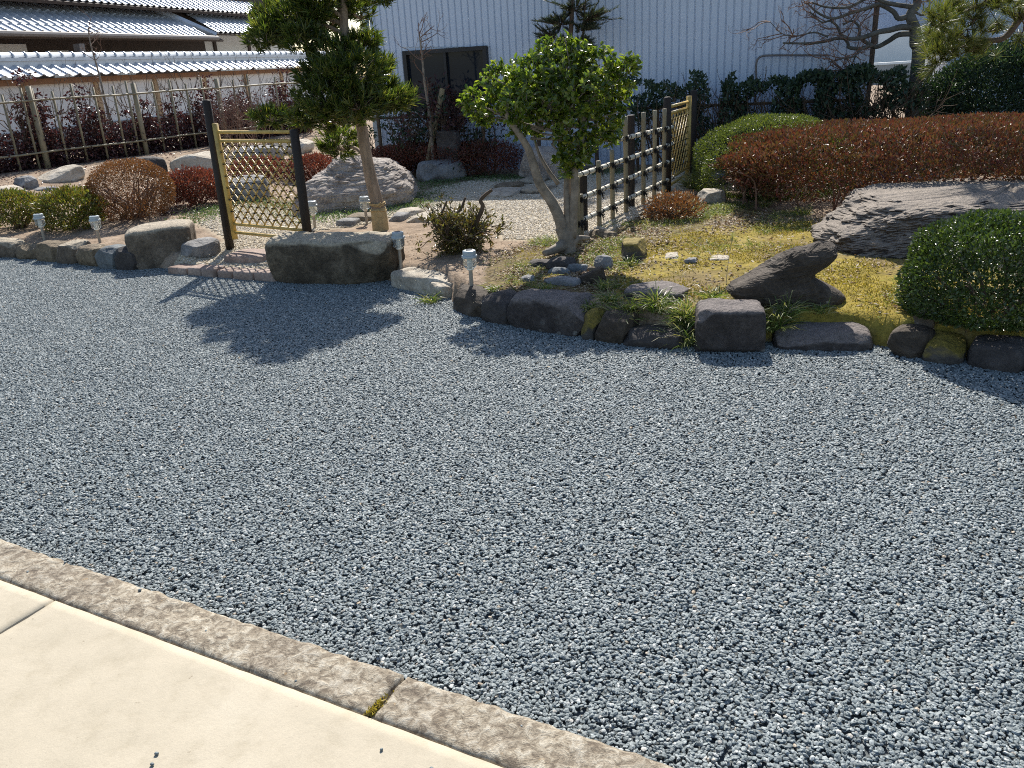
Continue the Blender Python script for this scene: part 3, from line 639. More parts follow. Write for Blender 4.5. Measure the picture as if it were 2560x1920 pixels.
# house
h_o = at((0, 103), 19.8) * [1, 1, 0]; HO = lambda s, t_, z: WP(s, t_, z, h_o)
house = thing('tiled_house', HO(4, 1, 0), 'traditional house with two tiers of silver roof tiles beyond the white wall', 'house')
EZ = 2.74
mb = MB(); mb.box(HO(3, 1.0 + 0.6, 1.55), 14, 0.2, 2.6, axw); wl = mb.build('lower_wall', M['dark_timber'], house)
for s0, s1, z0, z1, mt in ((-3, 1.1, 1.8, 2.55, 'shutter'), (1.3, 2.3, 1.8, 2.6, 'plaster'), (3.0, 3.7, 1.8, 2.45, 'plaster'), (4.0, 4.7, 1.8, 2.4, 'shutter'), (5.4, 6.2, 1.8, 2.4, 'plaster')):
    mb = MB(); mb.box(HO((s0 + s1) / 2, 1.485, (z0 + z1) / 2), s1 - s0, 0.04, z1 - z0, axw); mb.build('wall_panel', M[mt], house)
mb = MB(); mb.box(HO(12.5, 1.9, 1.6), 8, 0.2, 3.1, axw); mb.build('end_wall', M['plaster'], house)
for s in (9.0, 11.0, 13.2):
    mb = MB(); mb.box(HO(s, 1.78, 1.7), 0.16, 0.06, 2.9, axw); mb.build('timber_post', M['dark_timber'], house)
hw = 0.27; sl = math.radians(31); tY = wN * math.cos(sl) + UZ * math.sin(sl); tZ = np.cross(wU, tY); tZ = tZ if tZ[2] > 0 else -tZ
rme = tile_mesh('roof_tile', hw, 0.40)
lower = MB(); lower.box(HO(3, 0.6, EZ + 0.27), 11.4, 1.45, 0.05, np.array([wU, tY, tZ])); lr = lower.build('roof', M['dark_timber'], house)
for r_ in range(4):
    for i in range(-10, 29):
        inst('roof_tile', rme, lr, HO(i * hw, 0.02, EZ) + tY * (0.355 * r_) + tZ * 0.03, basis=(wU, tY, tZ))
mb = MB(); V, F = tube(np.array([HO(s, -0.10, EZ - 0.03) for s in np.linspace(-3, 8.3, 12)]), 0.065, 8); mb.add(V, F); mb.build('gutter', M['gutter'], house)
dp = onplane(c(1, 680, 390), HO(0, -0.1, 0), wN); mb = MB(); mb.box(dp - UZ * 0.08, 0.18, 0.18, 0.22, axw); mb.tube(spline([dp - UZ * 0.15, dp - UZ * 0.35, dp - UZ * 0.5 - wU * 0.15 + wN * 0.1, dp - UZ * 0.6 - wU * 0.5 + wN * 0.5], 4), 0.05, 6); mb.build('downpipe', M['gutter'], house)
# side roof at the far right end with a diagonal edge cap
mb = MB(); mb.tube([HO(8.3, -0.05, EZ + 0.05), HO(7.2, 1.5, EZ + 1.0)], 0.1, 6); mb.build('ridge_cap', M['tile'], lr)
low2 = MB(); low2.box(HO(12.2, 0.75, EZ + 0.52), 7.4, 1.7, 0.05, np.array([wU, tY, tZ])); lr2 = low2.build('side_roof', M['dark_timber'], house)
for r_ in range(5):
    for i in range(26): inst('roof_tile', rme, lr2, HO(8.5 + i * hw, 0.05, EZ + 0.13) + tY * (0.355 * r_) + tZ * 0.03, basis=(wU, tY, tZ))
# upper storey
mb = MB(); mb.box(HO(5, 1.4, 3.75), 20, 0.2, 1.3, axw); mb.build('upper_wall', M['dark_timber'], house)
sl = math.radians(31); tY = wN * math.cos(sl) + UZ * math.sin(sl); tZ = np.cross(wU, tY); tZ = tZ if tZ[2] > 0 else -tZ
up = onplane((400, 17), HO(0, 0.6, 0), wN); EU = up[2]
uppr = MB(); uppr.box(HO(5, 0.6, EU) + tY * 0.8 - tZ * 0.06, 20, 1.7, 0.08, np.array([wU, tY, tZ])); ur = uppr.build('upper_roof', M['dark_timber'], house)
for r_ in range(3):
    for i in range(-2, 48): inst('roof_tile', rme, ur, HO(i * hw, 0.6, EU) + tY * (0.355 * r_), basis=(wU, tY, tZ))
# ================================================================== STONES
_cs = {}
def cubesphere(n):
    if n in _cs: return _cs[n]
    key = {}; V = []; F = []
    g = np.linspace(-1, 1, n + 1)
    def vid(p):
        k = tuple(np.round(p, 5))
        if k not in key: key[k] = len(V); V.append(p)
        return key[k]
    for axx in range(3):
        for sg in (-1, 1):
            for i in range(n):
                for j_ in range(n):
                    q = []
                    for a, b in ((i, j_), (i + 1, j_), (i + 1, j_ + 1), (i, j_ + 1)):
                        p = [0, 0, 0]; p[axx] = sg; p[(axx + 1) % 3] = g[a]; p[(axx + 2) % 3] = g[b]; q.append(vid(tuple(p)))
                    F.append(tuple(q) if sg > 0 else tuple(q[::-1]))
    _cs[n] = (np.array(V, float), np.array(F)); return _cs[n]
def rock_shape(n, seed, sq=0.6, cuts=7, cdepth=(0.72, 0.98)):
    V, F = cubesphere(n); V = V.copy()
    S = V / np.linalg.norm(V, axis=1)[:, None]
    P4 = V / (np.sum(np.abs(V) ** 9, axis=1) ** (1 / 9))[:, None]
    P = P4 * sq + S * (1 - sq)
    rg = np.random.default_rng(seed)
    for k_ in range(cuts):
        nn = unit(rg.normal(0, 1, 3)); sup = np.max(P @ nn); d = sup * rg.uniform(cdepth[0] + (0.10 if k_ > 6 else 0.03), cdepth[1])
        ex = np.maximum(0, P @ nn - d); P = P - ex[:, None] * nn
    lo, hi = P.min(0), P.max(0); P = (P - (lo + hi) / 2) / ((hi - lo) / 2)
    return P, F
def rock_from(name, label, ctr, u, nv, w, th, z0, z1, mat, seed, n=28, sq=0.62, cuts=20, rough=0.05, top=(1, 1), bot=(1, 1), tilt=0.0, back=0.0, cat='stone', group=None, freq=2.4, ledge=0.0):
    P, F = rock_shape(n, seed, sq, cuts)
    k = (P[:, 2] + 1) / 2
    sx = bot[0] + (top[0] - bot[0]) * k; sy = bot[1] + (top[1] - bot[1]) * k
    hh = z1 - z0
    W_ = np.asarray(ctr)[None, :] * [1, 1, 0] + np.outer(P[:, 0] * sx * w / 2, u) + np.outer(P[:, 1] * sy * th / 2, nv) + np.outer(z0 + hh * k + k * (P[:, 0] * tilt + P[:, 1] * back) * hh, UZ)
    sc = min(w, th, hh * 1.3); out = []
    for i in range(len(W_)):
        q = Vector((W_[i] - np.asarray(ctr)) / sc * freq * 0.5 + seed * 1.7)
        a = noise.fractal(q, 0.55, 2.2, 6) * 0.8; b_ = noise.fractal(q * 1.3 + Vector((9, 2, 5)), 0.7, 2.1, 4) * 0.8
        rdg = (abs(noise.noise(q * 1.1 + Vector((3, 3, 3)))) - 0.25) * ledge
        out.append(P[i] / (np.linalg.norm(P[i]) + 1e-9) * (a * rough + rdg * 0.5) * sc + np.array([b_, a, b_ * 0.4]) * rough * 0.35 * sc)
    D = np.array(out); W_ = W_ + np.outer(D[:, 0], u) + np.outer(D[:, 1], nv) + np.outer(D[:, 2], UZ)
    o = mk(name, W_, F, mat, origin=(ctr[0], ctr[1], z0), smooth=False, label=label, cat=cat, group=group)
    return o
def rock(label, k, xl, yl, xr, yr, yt, th, mat, seed, ground='g', name='border_stone', kr=None, wid=1.0, sink=0.06, **kw):
    L_ = c(k, xl, yl); R_ = c(k if kr is None else kr, xr, yr)
    f = (lambda p: G(p, 0.0)) if ground == 'g' else gp
    pl, pr = f(L_), f(R_); u = unit((pr - pl) * [1, 1, 0]); nv = np.array([-u[1], u[0], 0])
    w = np.linalg.norm((pr - pl)[:2]) * wid; mid = (pl + pr) / 2
    xm = (L_[0] + R_[0]) / 2; ytf = CROP[k][1] + yt / CROP[k][2]
    z1 = at((xm, ytf), mid[1])[2]; z0 = min(pl[2], pr[2]) - sink
    return rock_from(name, label, mid + nv * th / 2, u, nv, w, th, z0, z1, M[mat], seed, **kw)
# left row, from the frame edge to the block by the gate
rock('mottled olive grey border stone beside an orange tinted one', 5, -160, 838, 125, 852, 700, 0.24, 'r_brown', 1, sq=0.5, wid=1.08)
rock('rounded border stone with orange tinted top', 5, 115, 858, 305, 866, 735, 0.24, 'r_tan', 2, sq=0.45, wid=1.1)
rock('square tan border stone between two brown stones of the left row', 5, 300, 876, 478, 890, 722, 0.24, 'r_tan', 3, sq=0.7, wid=1.08)
rock('brown border stone with dark lower right corner', 5, 465, 895, 655, 908, 722, 0.25, 'r_brown', 4, sq=0.6, wid=1.08)
rock('wedge shaped tan border stone below a garden lamp', 5, 640, 915, 838, 930, 755, 0.24, 'r_tan', 5, sq=0.6, wid=1.06)
rock('blue grey square border stone in the left row', 5, 825, 938, 990, 950, 760, 0.24, 'r_blue', 6, sq=0.75, wid=1.08)
rock('dark blue border stone against the tall block', 5, 978, 950, 1160, 962, 768, 0.24, 'r_dark', 7, sq=0.65, wid=1.1)
rock('tall tan block of stone flanking the gate ramp', 5, 1120, 962, 1700, 905, 588, 0.42, 'r_brown', 8, sq=0.97, cuts=5, wid=0.98, rough=0.04, n=32, top=(1.04, 1.0), bot=(0.94, 0.95), name='block_stone', tilt=0.04)
rock('low rounded grey stone between the tall block and gate post', 5, 1690, 870, 1960, 800, 690, 0.22, 'r_grey', 9, ground='t', sq=0.6, name='stone')
rock('flat step stone with lattice shadow before the gate', 5, 1905, 895, 355, 890, 826, 0.32, 'r_brick', 10, kr=6, ground='t', sq=0.82, cuts=3, rough=0.02, name='step_stone', sink=0.05, wid=0.98)
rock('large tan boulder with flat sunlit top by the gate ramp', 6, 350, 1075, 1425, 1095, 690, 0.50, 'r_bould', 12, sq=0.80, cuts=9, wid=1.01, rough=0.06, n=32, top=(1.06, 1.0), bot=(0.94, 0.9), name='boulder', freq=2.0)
rock('pale flat topped border stone beside the large boulder', 6, 1425, 1095, 1905, 1200, 1000, 0.30, 'r_pale', 13, sq=0.92, cuts=6, rough=0.035, n=22, wid=1.04)
rock('short pale stone chunk next to the long flat topped one', 6, 1885, 1205, 2010, 1185, 1075, 0.34, 'r_pale', 14, sq=0.8, wid=1.7)
rock('rounded olive border stone just under the front garden lamp', 7, 40, 1095, 350, 1225, 975, 0.32, 'r_frog', 15, sq=0.55, wid=1.08, n=28)
rock('dark border stone between the rounded one and the long dark one', 7, 320, 1215, 570, 1270, 1012, 0.28, 'r_dark', 16, sq=0.55, wid=1.1)
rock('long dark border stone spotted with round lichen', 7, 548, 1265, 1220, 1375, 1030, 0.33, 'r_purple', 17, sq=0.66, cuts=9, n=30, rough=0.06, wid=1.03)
rock('small moss capped border stone at the end of the long dark one', 7, 1195, 1375, 1330, 1392, 1170, 0.24, 'r_moss', 18, sq=0.4, wid=1.2)
rock('squat rusty brown border stone behind a drooping grass tuft', 7, 1305, 1392, 1580, 1435, 1190, 0.25, 'r_frog', 19, sq=0.65, wid=1.05)
rock('low dark border stone with moss beside the square block', 7, 1560, 1440, 2080, 1478, 1335, 0.24, 'r_dark', 20, sq=0.6, wid=1.05, n=22)
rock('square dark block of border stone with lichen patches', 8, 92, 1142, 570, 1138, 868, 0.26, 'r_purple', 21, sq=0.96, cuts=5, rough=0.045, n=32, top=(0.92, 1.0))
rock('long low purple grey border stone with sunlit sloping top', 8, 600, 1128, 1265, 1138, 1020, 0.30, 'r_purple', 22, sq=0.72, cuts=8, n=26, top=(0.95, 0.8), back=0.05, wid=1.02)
rock('brown border stone at the foot of the round clipped bush', 8, 1300, 1140, 1570, 1195, 1005, 0.28, 'r_frog', 23, sq=0.55, wid=1.05)
rock('mossy dark border stone in the shade of the clipped bush', 8, 1550, 1200, 1830, 1225, 1060, 0.28, 'r_moss', 24, sq=0.5, wid=1.06)
rock('dark border stone under the far side of the clipped bush', 8, 1820, 1225, 2230, 1285, 1090, 0.28, 'r_dark', 25, sq=0.5, wid=1.06)
rock('dark end stone past the clipped bush', 8, 2240, 1290, 2600, 1335, 1180, 0.26, 'r_dark', 26, sq=0.5, wid=1.06)
# stones lying in the moss bed
def lawn(label, k, xl, yl, xr, yr, yt, th, mat, seed, **kw): return rock(label, k, xl, yl, xr, yr, yt, th, mat, seed, ground='t', name=kw.pop('name', 'stone'), **kw)
lawn('flat topped purple slab among the grass tufts', 7, 1555, 1035, 2075, 1062, 965, 0.30, 'r_purple', 31, sq=0.8, cuts=5, n=22, rough=0.03)
lawn('black stone lying left of the tree foot', 7, 755, 765, 940, 770, 705, 0.12, 'r_dark', 32, wid=1.25)
lawn('black wedge stone below the tree trunk', 7, 945, 790, 1160, 770, 690, 0.14, 'r_dark', 33, wid=1.25, cuts=10)
lawn('small rounded slate stone in front of the black wedge', 7, 1095, 800, 1250, 800, 740, 0.09, 'r_blue', 34, wid=1.25)
lawn('flat blue stone beneath the black stones', 7, 935, 825, 1090, 830, 768, 0.09, 'r_blue', 35, wid=1.25)
lawn('round pale blue stone right of the tree', 7, 1310, 770, 1450, 775, 665, 0.12, 'r_grey', 36, wid=1.25, sq=0.3)
lawn('brown pebble between the slate and the round blue stone', 7, 1262, 800, 1335, 800, 755, 0.05, 'r_tan', 37, n=10)
lawn('pointed striped stone leaning in the moss', 7, 1190, 900, 1415, 895, 800, 0.13, 'r_frog', 38, wid=1.25, cuts=12, tilt=0.35)
lawn('low grey slab half sunk in moss', 7, 875, 905, 1135, 930, 860, 0.14, 'r_grey', 39, wid=1.25)
lawn('flat dull stone at the left end of the moss bed', 7, 675, 890, 810, 890, 842, 0.10, 'r_grey', 40)
lawn('moss covered stone capped with a golden cushion', 7, 1550, 700, 1770, 690, 545, 0.26, 'r_moss', 441, sq=0.7, n=22, cuts=4)
lawn('tan block lying at the near end of the bamboo fence', 7, 1245, 500, 1425, 525, 445, 0.16, 'r_tan', 42, sq=0.75)
lawn('pale flat chip on dry grass beside the golden mossy stone', 7, 1925, 690, 2080, 685, 672, 0.20, 'r_pale', 43, sink=0.03, n=14, cuts=14, sq=0.9, rough=0.12, top=(0.75, 0.8))
lawn('grey pebble lying by the pale chip', 7, 2110, 720, 2215, 722, 690, 0.07, 'r_grey', 44, n=14, cuts=14, sq=0.9, rough=0.12)
lawn('white broken slab in the yellow moss', 8, 160, 548, 330, 552, 538, 0.18, 'r_pale', 45, sink=0.03, n=14, cuts=14, sq=0.9, rough=0.12, top=(0.75, 0.8))
lawn('small flat stone next to the white broken slab', 8, 30, 560, 110, 562, 535, 0.08, 'r_grey', 46, sink=0.03, n=14, cuts=14, sq=0.9, rough=0.12, top=(0.75, 0.8))
lawn('flat brown stone behind the square block', 8, 560, 895, 790, 900, 845, 0.16, 'r_brown', 47)
lawn('pale topped stone by the hedge end', 8, 110, 190, 300, 185, 100, 0.28, 'r_pale', 48, sq=0.7)
lawn('dark grey stone under the green mound bush', 3, 1650, 1600, 1790, 1610, 1510, 0.2, 'r_blue', 49)
lawn('lone reddish stone beside the clipped bush', 8, 1480, 985, 1640, 1000, 880, 0.16, 'r_brown', 50)
# rocks at the back
lawn('grey lichen boulder among the crimson shrubs', 2, 1450, 1590, 1860, 1540, 1390, 0.5, 'r_grey', 51, sq=0.55, n=24, name='boulder')
lawn('brown boulder behind the glossy leaved tree', 3, 10, 1560, 470, 1560, 1280, 0.5, 'r_mound', 52, sq=0.5, n=20, name='boulder')
lawn('grey boulder seen through the lattice gate', 12, 335, 1140, 750, 1110, 890, 0.5, 'r_grey', 53, sq=0.5, n=20, name='boulder')
lawn('pale layered rock lowest on the left bank', 5, -140, 305, 275, 300, 235, 0.4, 'r_pale', 54, name='boulder')
lawn('dark grey rock between the two pale bank rocks', 5, 155, 245, 405, 250, 140, 0.35, 'r_grey', 55, name='boulder', top=(0.6, 1))
lawn('pale tilted rock leaning on the left bank', 5, 395, 205, 790, 175, 85, 0.45, 'r_pale', 56, name='boulder', tilt=0.3)
lawn('small grey rock at the foot of the bank', 5, 280, 275, 540, 270, 235, 0.25, 'r_grey', 57, name='boulder')
lawn('wide pale rock of the bank behind the russet bush', 1, 1440, 1520, 1850, 1500, 1335, 0.6, 'r_pale', 58, name='boulder', sq=0.7, n=22)
lawn('dark rock between the russet bush and the wide pale rock', 1, 1200, 1500, 1480, 1510, 1360, 0.5, 'r_dark', 59, name='boulder')
lawn('rounded grey rock beyond the gate top', 12, 330, 760, 640, 770, 620, 0.6, 'r_grey', 60, name='boulder')
lawn('flat pale rock on the bank right of the gate', 12, 640, 690, 1010, 690, 560, 0.6, 'r_pale', 61, name='boulder')
lawn('dark upright stone slab standing against the grey building', 2, 1555, 1310, 1740, 1305, 1125, 0.16, 'r_dark', 62, name='standing_stone', sq=0.85, cuts=3)
# stepping stones in the beige path
def steps(label, k, x0, x1, y0, y1, mat, seed):
    a, b = gp(c(k, x0, y1)), gp(c(k, x1, y1)); far = gp(c(k, (x0 + x1) / 2, y0)); th = max(0.14, (far - (a + b) / 2)[1])
    u = unit((b - a) * [1, 1, 0]); nv = np.array([-u[1], u[0], 0]); m_ = (a + b) / 2
    rock_from('stepping_stone', label, m_ + nv * th / 2, u, nv, np.linalg.norm(b - a), th, m_[2] - 0.05, m_[2] + 0.055, M[mat], seed, n=14, sq=0.7, cuts=5, rough=0.02, group='stepping stones in the beige path')
steps('cream stepping stone behind the wrapped trunk', 6, 1440, 1650, 445, 495, 'r_pale', 71)
steps('white stepping stone next to the twisted shrub', 6, 1545, 1800, 490, 540, 'r_pale', 72)
steps('grey stepping stone wedged between the cream one and the trunk', 6, 1405, 1535, 482, 530, 'r_grey', 73)
steps('tan stepping stone behind the middle garden lamp', 6, 1025, 1280, 488, 535, 'r_tan', 74)
steps('low grey stepping stone near the gate post lamp', 6, 950, 1115, 540, 575, 'r_grey', 75)
steps('white round stepping stone past the twisted shrub', 7, 345, 610, 100, 158, 'r_pale', 76)
steps('narrow cream stepping stone farther along the path', 7, 440, 650, 52, 88, 'r_tan', 77)
steps('brown stepping stone left of the forked tree', 7, 670, 890, 68, 125, 'r_brown', 78)
steps('brown stepping stone at the far path edge', 7, 655, 860, -5, 40, 'r_brown', 79)
steps('grey stepping stone seen through the bamboo fence', 11, 425, 690, 1070, 1135, 'r_grey', 80)
# brick edging of the ramp
pa, pb_ = G(c(5, 1440, 985), 0), G(c(6, 440, 1062), 0); eu = unit(pb_ - pa); en = np.array([-eu[1], eu[0], 0])
edg = thing('paving_edge', (pa + pb_) / 2, 'row of reddish paving stones edging the gate ramp', 'paving')
tot = np.linalg.norm(pb_ - pa); cuts_ = [0, 0.19, 0.33, 0.47, 0.62, 0.80, 1.0]
for i in range(6):
    s0, s1 = cuts_[i] * tot + 0.006, cuts_[i + 1] * tot - 0.006; P, F = rock_shape(8, 90 + i, 0.92, 2, (0.9, 1))
    ctr = pa + eu * (s0 + s1) / 2 + en * (0.075 + 0.01 * (i % 2))
    W_ = ctr + np.outer(P[:, 0] * (s1 - s0) / 2, eu) + np.outer(P[:, 1] * 0.075, en) + np.outer(P[:, 2] * 0.05 + 0.012 + 0.006 * (i % 3), UZ)
    mk('paving_stone', W_, F, M['r_brick'], edg, smooth=False)

def prof_rock(name, label, rows, depthY, mat, seed, rough=0.03, nseg=36, rowm=5, freq=2.0, apex=0.6, cat='stone', ledge=0.0):
    """rows bottom to top: (pixel (y, xl, xr), half depth, depth offset)"""
    R_ = []
    for (y, xl, xr, hd, off) in rows:
        a = at((xl, y), depthY); b = at((xr, y), depthY); a2 = at((xl, y), depthY + off); b2 = at((xr, y), depthY + off); R_.append([a2[0], b2[0], (a[2] + b[2]) / 2, hd, off])
    R_ = spline(np.array(R_), rowm); V = []; ang = np.linspace(0, 2 * math.pi, nseg, endpoint=False)
    ca_, sa_ = np.cos(ang), np.sin(ang); ex = 2 / 3.2
    cxs = np.sign(ca_) * np.abs(ca_) ** ex; sys_ = np.sign(sa_) * np.abs(sa_) ** ex
    for xa, xb, z, hd, off in R_:
        for q in range(nseg): V.append([(xa + xb) / 2 + (xb - xa) / 2 * cxs[q], depthY + off + hd * sys_[q], z])
    top = R_[-1]; n_r = len(R_)
    for k, f in enumerate((0.66, 0.3)):
        for q in range(nseg): V.append([(top[0] + top[1]) / 2 + (top[1] - top[0]) / 2 * cxs[q] * f, depthY + top[4] + top[3] * sys_[q] * f, top[2] + 0.012 * apex * (k + 1)])
    V.append([(top[0] + top[1]) / 2, depthY + top[4], top[2] + 0.03 * apex]); n_r += 2
    V = np.array(V); F = []
    for i in range(n_r - 1):
        for q in range(nseg): F.append((i * nseg + q, i * nseg + (q + 1) % nseg, (i + 1) * nseg + (q + 1) % nseg, (i + 1) * nseg + q))
    for q in range(nseg): F.append(((n_r - 1) * nseg + q, (n_r - 1) * nseg + (q + 1) % nseg, n_r * nseg))
    ctr = V.mean(0); sc = (V.max(0) - V.min(0)).min(); out = []
    for v in V:
        q = Vector((v - ctr) / sc * freq + seed); d = unit((v - ctr) * [1, 1, 1.4])
        a = noise.fractal(q, 0.6, 2.2, 7); out.append(d * (a * rough + ledge * (abs(noise.noise(Vector((q[0] * 0.7, q[1] * 0.7, q[2] * 3.0)))) - 0.25)) * sc)
    V = V + np.array(out)
    return mk(name, V, F, M[mat], origin=(ctr[0], ctr[1], V[:, 2].min()), smooth=False, label=label, cat=cat)
q = lambda y, xl, xr, hd, off: (440 + y / 2.572, 1700 + xl / 2.572, 1700 + xr / 2.572, hd, off)
fb = gp(c(8, 760, 830))
prof_rock('animal_shaped_stone', 'dark stone shaped like a crouching animal with raised head in the moss', [q(870, 420, 1010, 0.14, 0.1), q(820, 380, 1035, 0.15, 0.1), q(785, 330, 1015, 0.15, 0.1), q(745, 310, 950, 0.14, 0.1), q(705, 345, 880, 0.13, 0.1), q(660, 440, 850, 0.12, 0.1),
          q(610, 545, 915, 0.11, 0.1), q(570, 600, 960, 0.11, 0.1), q(530, 660, 985, 0.10, 0.1), q(495, 730, 985, 0.08, 0.1), q(475, 810, 975, 0.06, 0.1)], fb[1], 'r_frog', 5.1, 0.075, nseg=48, rowm=7)
rb = gp(c(8, 1200, 545))
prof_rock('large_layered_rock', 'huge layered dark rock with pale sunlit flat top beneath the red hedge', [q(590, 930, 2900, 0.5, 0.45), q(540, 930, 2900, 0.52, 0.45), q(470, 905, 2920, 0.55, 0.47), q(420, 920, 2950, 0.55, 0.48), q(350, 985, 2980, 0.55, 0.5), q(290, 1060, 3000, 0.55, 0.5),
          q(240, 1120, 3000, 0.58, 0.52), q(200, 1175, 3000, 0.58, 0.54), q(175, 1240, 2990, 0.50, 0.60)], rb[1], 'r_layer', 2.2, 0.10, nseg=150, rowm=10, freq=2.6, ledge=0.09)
q = lambda y, xl, xr, hd, off: (400 + y / 3.456, 560 + xl / 3.456, 560 + xr / 3.456, hd, off)
mbb = gp(c(6, 1100, 440))
prof_rock('mound_boulder', 'big rounded pinkish grey boulder behind the wrapped trunk', [q(480, 640, 1640, 0.5, 0.45), q(430, 640, 1655, 0.5, 0.45), q(370, 640, 1660, 0.5, 0.45), q(300, 660, 1670, 0.48, 0.45), q(250, 680, 1650, 0.45, 0.47), q(205, 715, 1625, 0.42, 0.5), q(165, 790, 1590, 0.38, 0.52), q(130, 870, 1545, 0.34, 0.55),
          q(95, 910, 1480, 0.3, 0.57), q(65, 945, 1350, 0.26, 0.58), q(40, 970, 1220, 0.2, 0.58), q(15, 1020, 1160, 0.12, 0.58)], mbb[1], 'r_mound', 7.7, 0.10, nseg=80, rowm=7, freq=2.2, cat='boulder')

# ================================================================== GARDEN LAMPS
def copy_tree(o, loc, label=None):
    r_ = o.copy(); CO.objects.link(r_); r_.location = [float(a) for a in loc]; ORG[r_.name] = np.asarray(loc, float)
    if label: r_['label'] = label
    def kids(a, b):
        for ch in [x for x in bpy.data.objects if x.parent == a]:
            d = ch.copy(); CO.objects.link(d); d.parent = b; kids(ch, d)
    kids(o, r_); return r_
LG = 'solar garden lamps'
def lamp(loc, label):
    o = thing('solar_lamp', loc, label, 'lamp', LG); l = np.asarray(loc)
    mk('stake', *lathe(l, [(0.012, -0.12), (0.012, 0.115)], 10, 1.12, 1.12), M['lamp_post'], o, smooth=False)
    mk('collar', *lathe(l, [(0.016, 0.108), (0.022, 0.112), (0.022, 0.120), (0.016, 0.124)], 14, 1.12, 1.12), M['frost'], o, smooth=False)
    mk('diffuser', *lathe(l, [(0.012, 0.122), (0.014, 0.13), (0.014, 0.185)], 14, 1.12, 1.12), M['frost'], o)
    mk('lamp_shade', *lathe(l, [(0.022, 0.120), (0.033, 0.1245), (0.0385, 0.134), (0.0400, 0.150), (0.0405, 0.186)], 20, 1.12, 1.12), M['clear'], o, smooth=True)
    cap_ = mk('cap', *lathe(l, [(0.036, 0.181), (0.045, 0.183), (0.0465, 0.190), (0.045, 0.197), (0.039, 0.199), (0.039, 0.202), (0.0395, 0.218), (0.037, 0.224), (0.030, 0.2265)], 22, 1.12, 1.12), M['cap'], o, smooth=False)
    mb = MB(); mb.box(l + [0, 0, 0.2275 * 1.12], 0.040, 0.034, 0.003); mb.build('solar_panel', M['solar'], cap_)
    return o
lf = gp(c(7, 275, 935)); l0 = lamp(lf, 'solar lamp standing behind the rounded olive border stone')
for k, x, y, lb in ((6, 1530, 918, 'solar lamp at the right end of the large tan boulder'), (6, 788, 590, 'solar lamp beside the dark gate post'), (6, 1235, 548, 'solar lamp next to the wrapped tree trunk'),
                    (5, 385, 690, 'solar lamp in front of the yellow green shrubs'), (5, 865, 715, 'solar lamp at the foot of the russet bush, by the wedge shaped stone')):
    copy_tree(l0, gp(c(k, x, y)), lb)

# ================================================================== LATTICE GATES
def gate(label, baseL, baseR, topL, topR, stile, rails, sp, flip=False):
    """all arguments pixels; the gate stands in the vertical plane through both post feet"""
    pL, pR = gp(baseL), gp(baseR); u = unit((pR - pL) * [1, 1, 0]); nn = np.array([u[1], -u[0], 0])
    on = lambda p: onplane(p, pL, nn)
    o = thing('lattice_gate', (pL + pR) / 2, label, 'gate')
    for b_, t_ in ((pL, on(topL)), (pR, on(topR))):
        t_ = np.array([b_[0] + (t_[0] - b_[0]) * 0.6, b_[1] + (t_[1] - b_[1]) * 0.6, t_[2]])
        P_s = [b_ - UZ * 0.1, b_ * 0.5 + t_ * 0.5, t_, t_ + UZ * 0.012]; mk('post', *tube(P_s, [0.038, 0.037, 0.035, 0.025], 10), M['black_wood'], o, smooth=True)
    a, b_ = on(stile[0]), on(stile[1]); a = np.array([b_[0], b_[1], a[2]]); mk('stile', *tube([b_, a], 0.026, 10), M['gold'], o, smooth=True)
    zs = []
    sA = np.dot(b_ - pL, u); sB = np.dot(pR - pL, u) if not flip else 0.0
    s_lo, s_hi = (sA + 0.02, sB - 0.03) if not flip else (0.04, sA - 0.02)
    for x, y in rails:
        z = on((x, y))[2]; zs.append(z); mk('rail', *tube([pL + u * s_lo - UZ * pL[2] + UZ * z, pL + u * s_hi - UZ * pL[2] + UZ * z], 0.0145, 8), M['gold'], o, smooth=True)
    z1, z0 = zs[1] - 0.012, zs[2] + 0.012; Wd = s_hi - s_lo; Hh = z1 - z0; n_ = 0
    base = pL * [1, 1, 0] + u * s_lo
    knots = MB(); segs = []
    for sg in (1, -1):
        for cc_ in np.arange(-Hh - Wd, Wd + Hh, sp):
            # line z = sg*(s - cc)
            pts_ = []
            for s_ in (0, Wd):
                z = sg * (s_ - cc_) if sg > 0 else -(s_ - cc_)
                if 0 <= z <= Hh: pts_.append((s_, z))
            for z in (0, Hh):
                s_ = cc_ + z if sg > 0 else cc_ - z
                if 0 < s_ < Wd: pts_.append((s_, z))
            if len(pts_) >= 2 and abs(pts_[0][0] - pts_[1][0]) > 0.02:
                P_s = [base + u * s_ + UZ * (z0 + z) + nn * 0.008 * sg for s_, z in pts_[:2]]
                mk('slat', *tube(P_s, 0.0060, 6), M['gold'], o, smooth=True); segs.append((sg, cc_))
    for c1 in [x[1] for x in segs if x[0] > 0]:
        for c2 in [x[1] for x in segs if x[0] < 0]:
            s_ = (c1 + c2) / 2; z = s_ - c1
            if 0.01 < s_ < Wd - 0.01 and 0.01 < z < Hh - 0.01:
                knots.box(base + u * s_ + UZ * (z0 + z), 0.013, 0.036, 0.010, np.array([u, nn, UZ])); knots.tube([base + u * (s_ - 0.010) + UZ * (z0 + z + 0.002) + nn * 0.018, base + u * (s_ + 0.013) + UZ * (z0 + z - 0.005) + nn * 0.018], 0.003, 4)
    kb = knots.build('lattice_knots', M['cord'], o); kb['kind'] = 'stuff'
    return o, pL, u, nn
C12 = lambda x, y: c(12, x, y)
gate('yellow bamboo lattice gate between two black posts on the pebble ramp', C12(352, 1560), C12(1088, 1600), C12(150, 195), C12(950, 470), (C12(232, 400), C12(398, 1465)),
     [C12(300, 480), C12(300, 560), C12(430, 1330), C12(440, 1408)], 0.100)

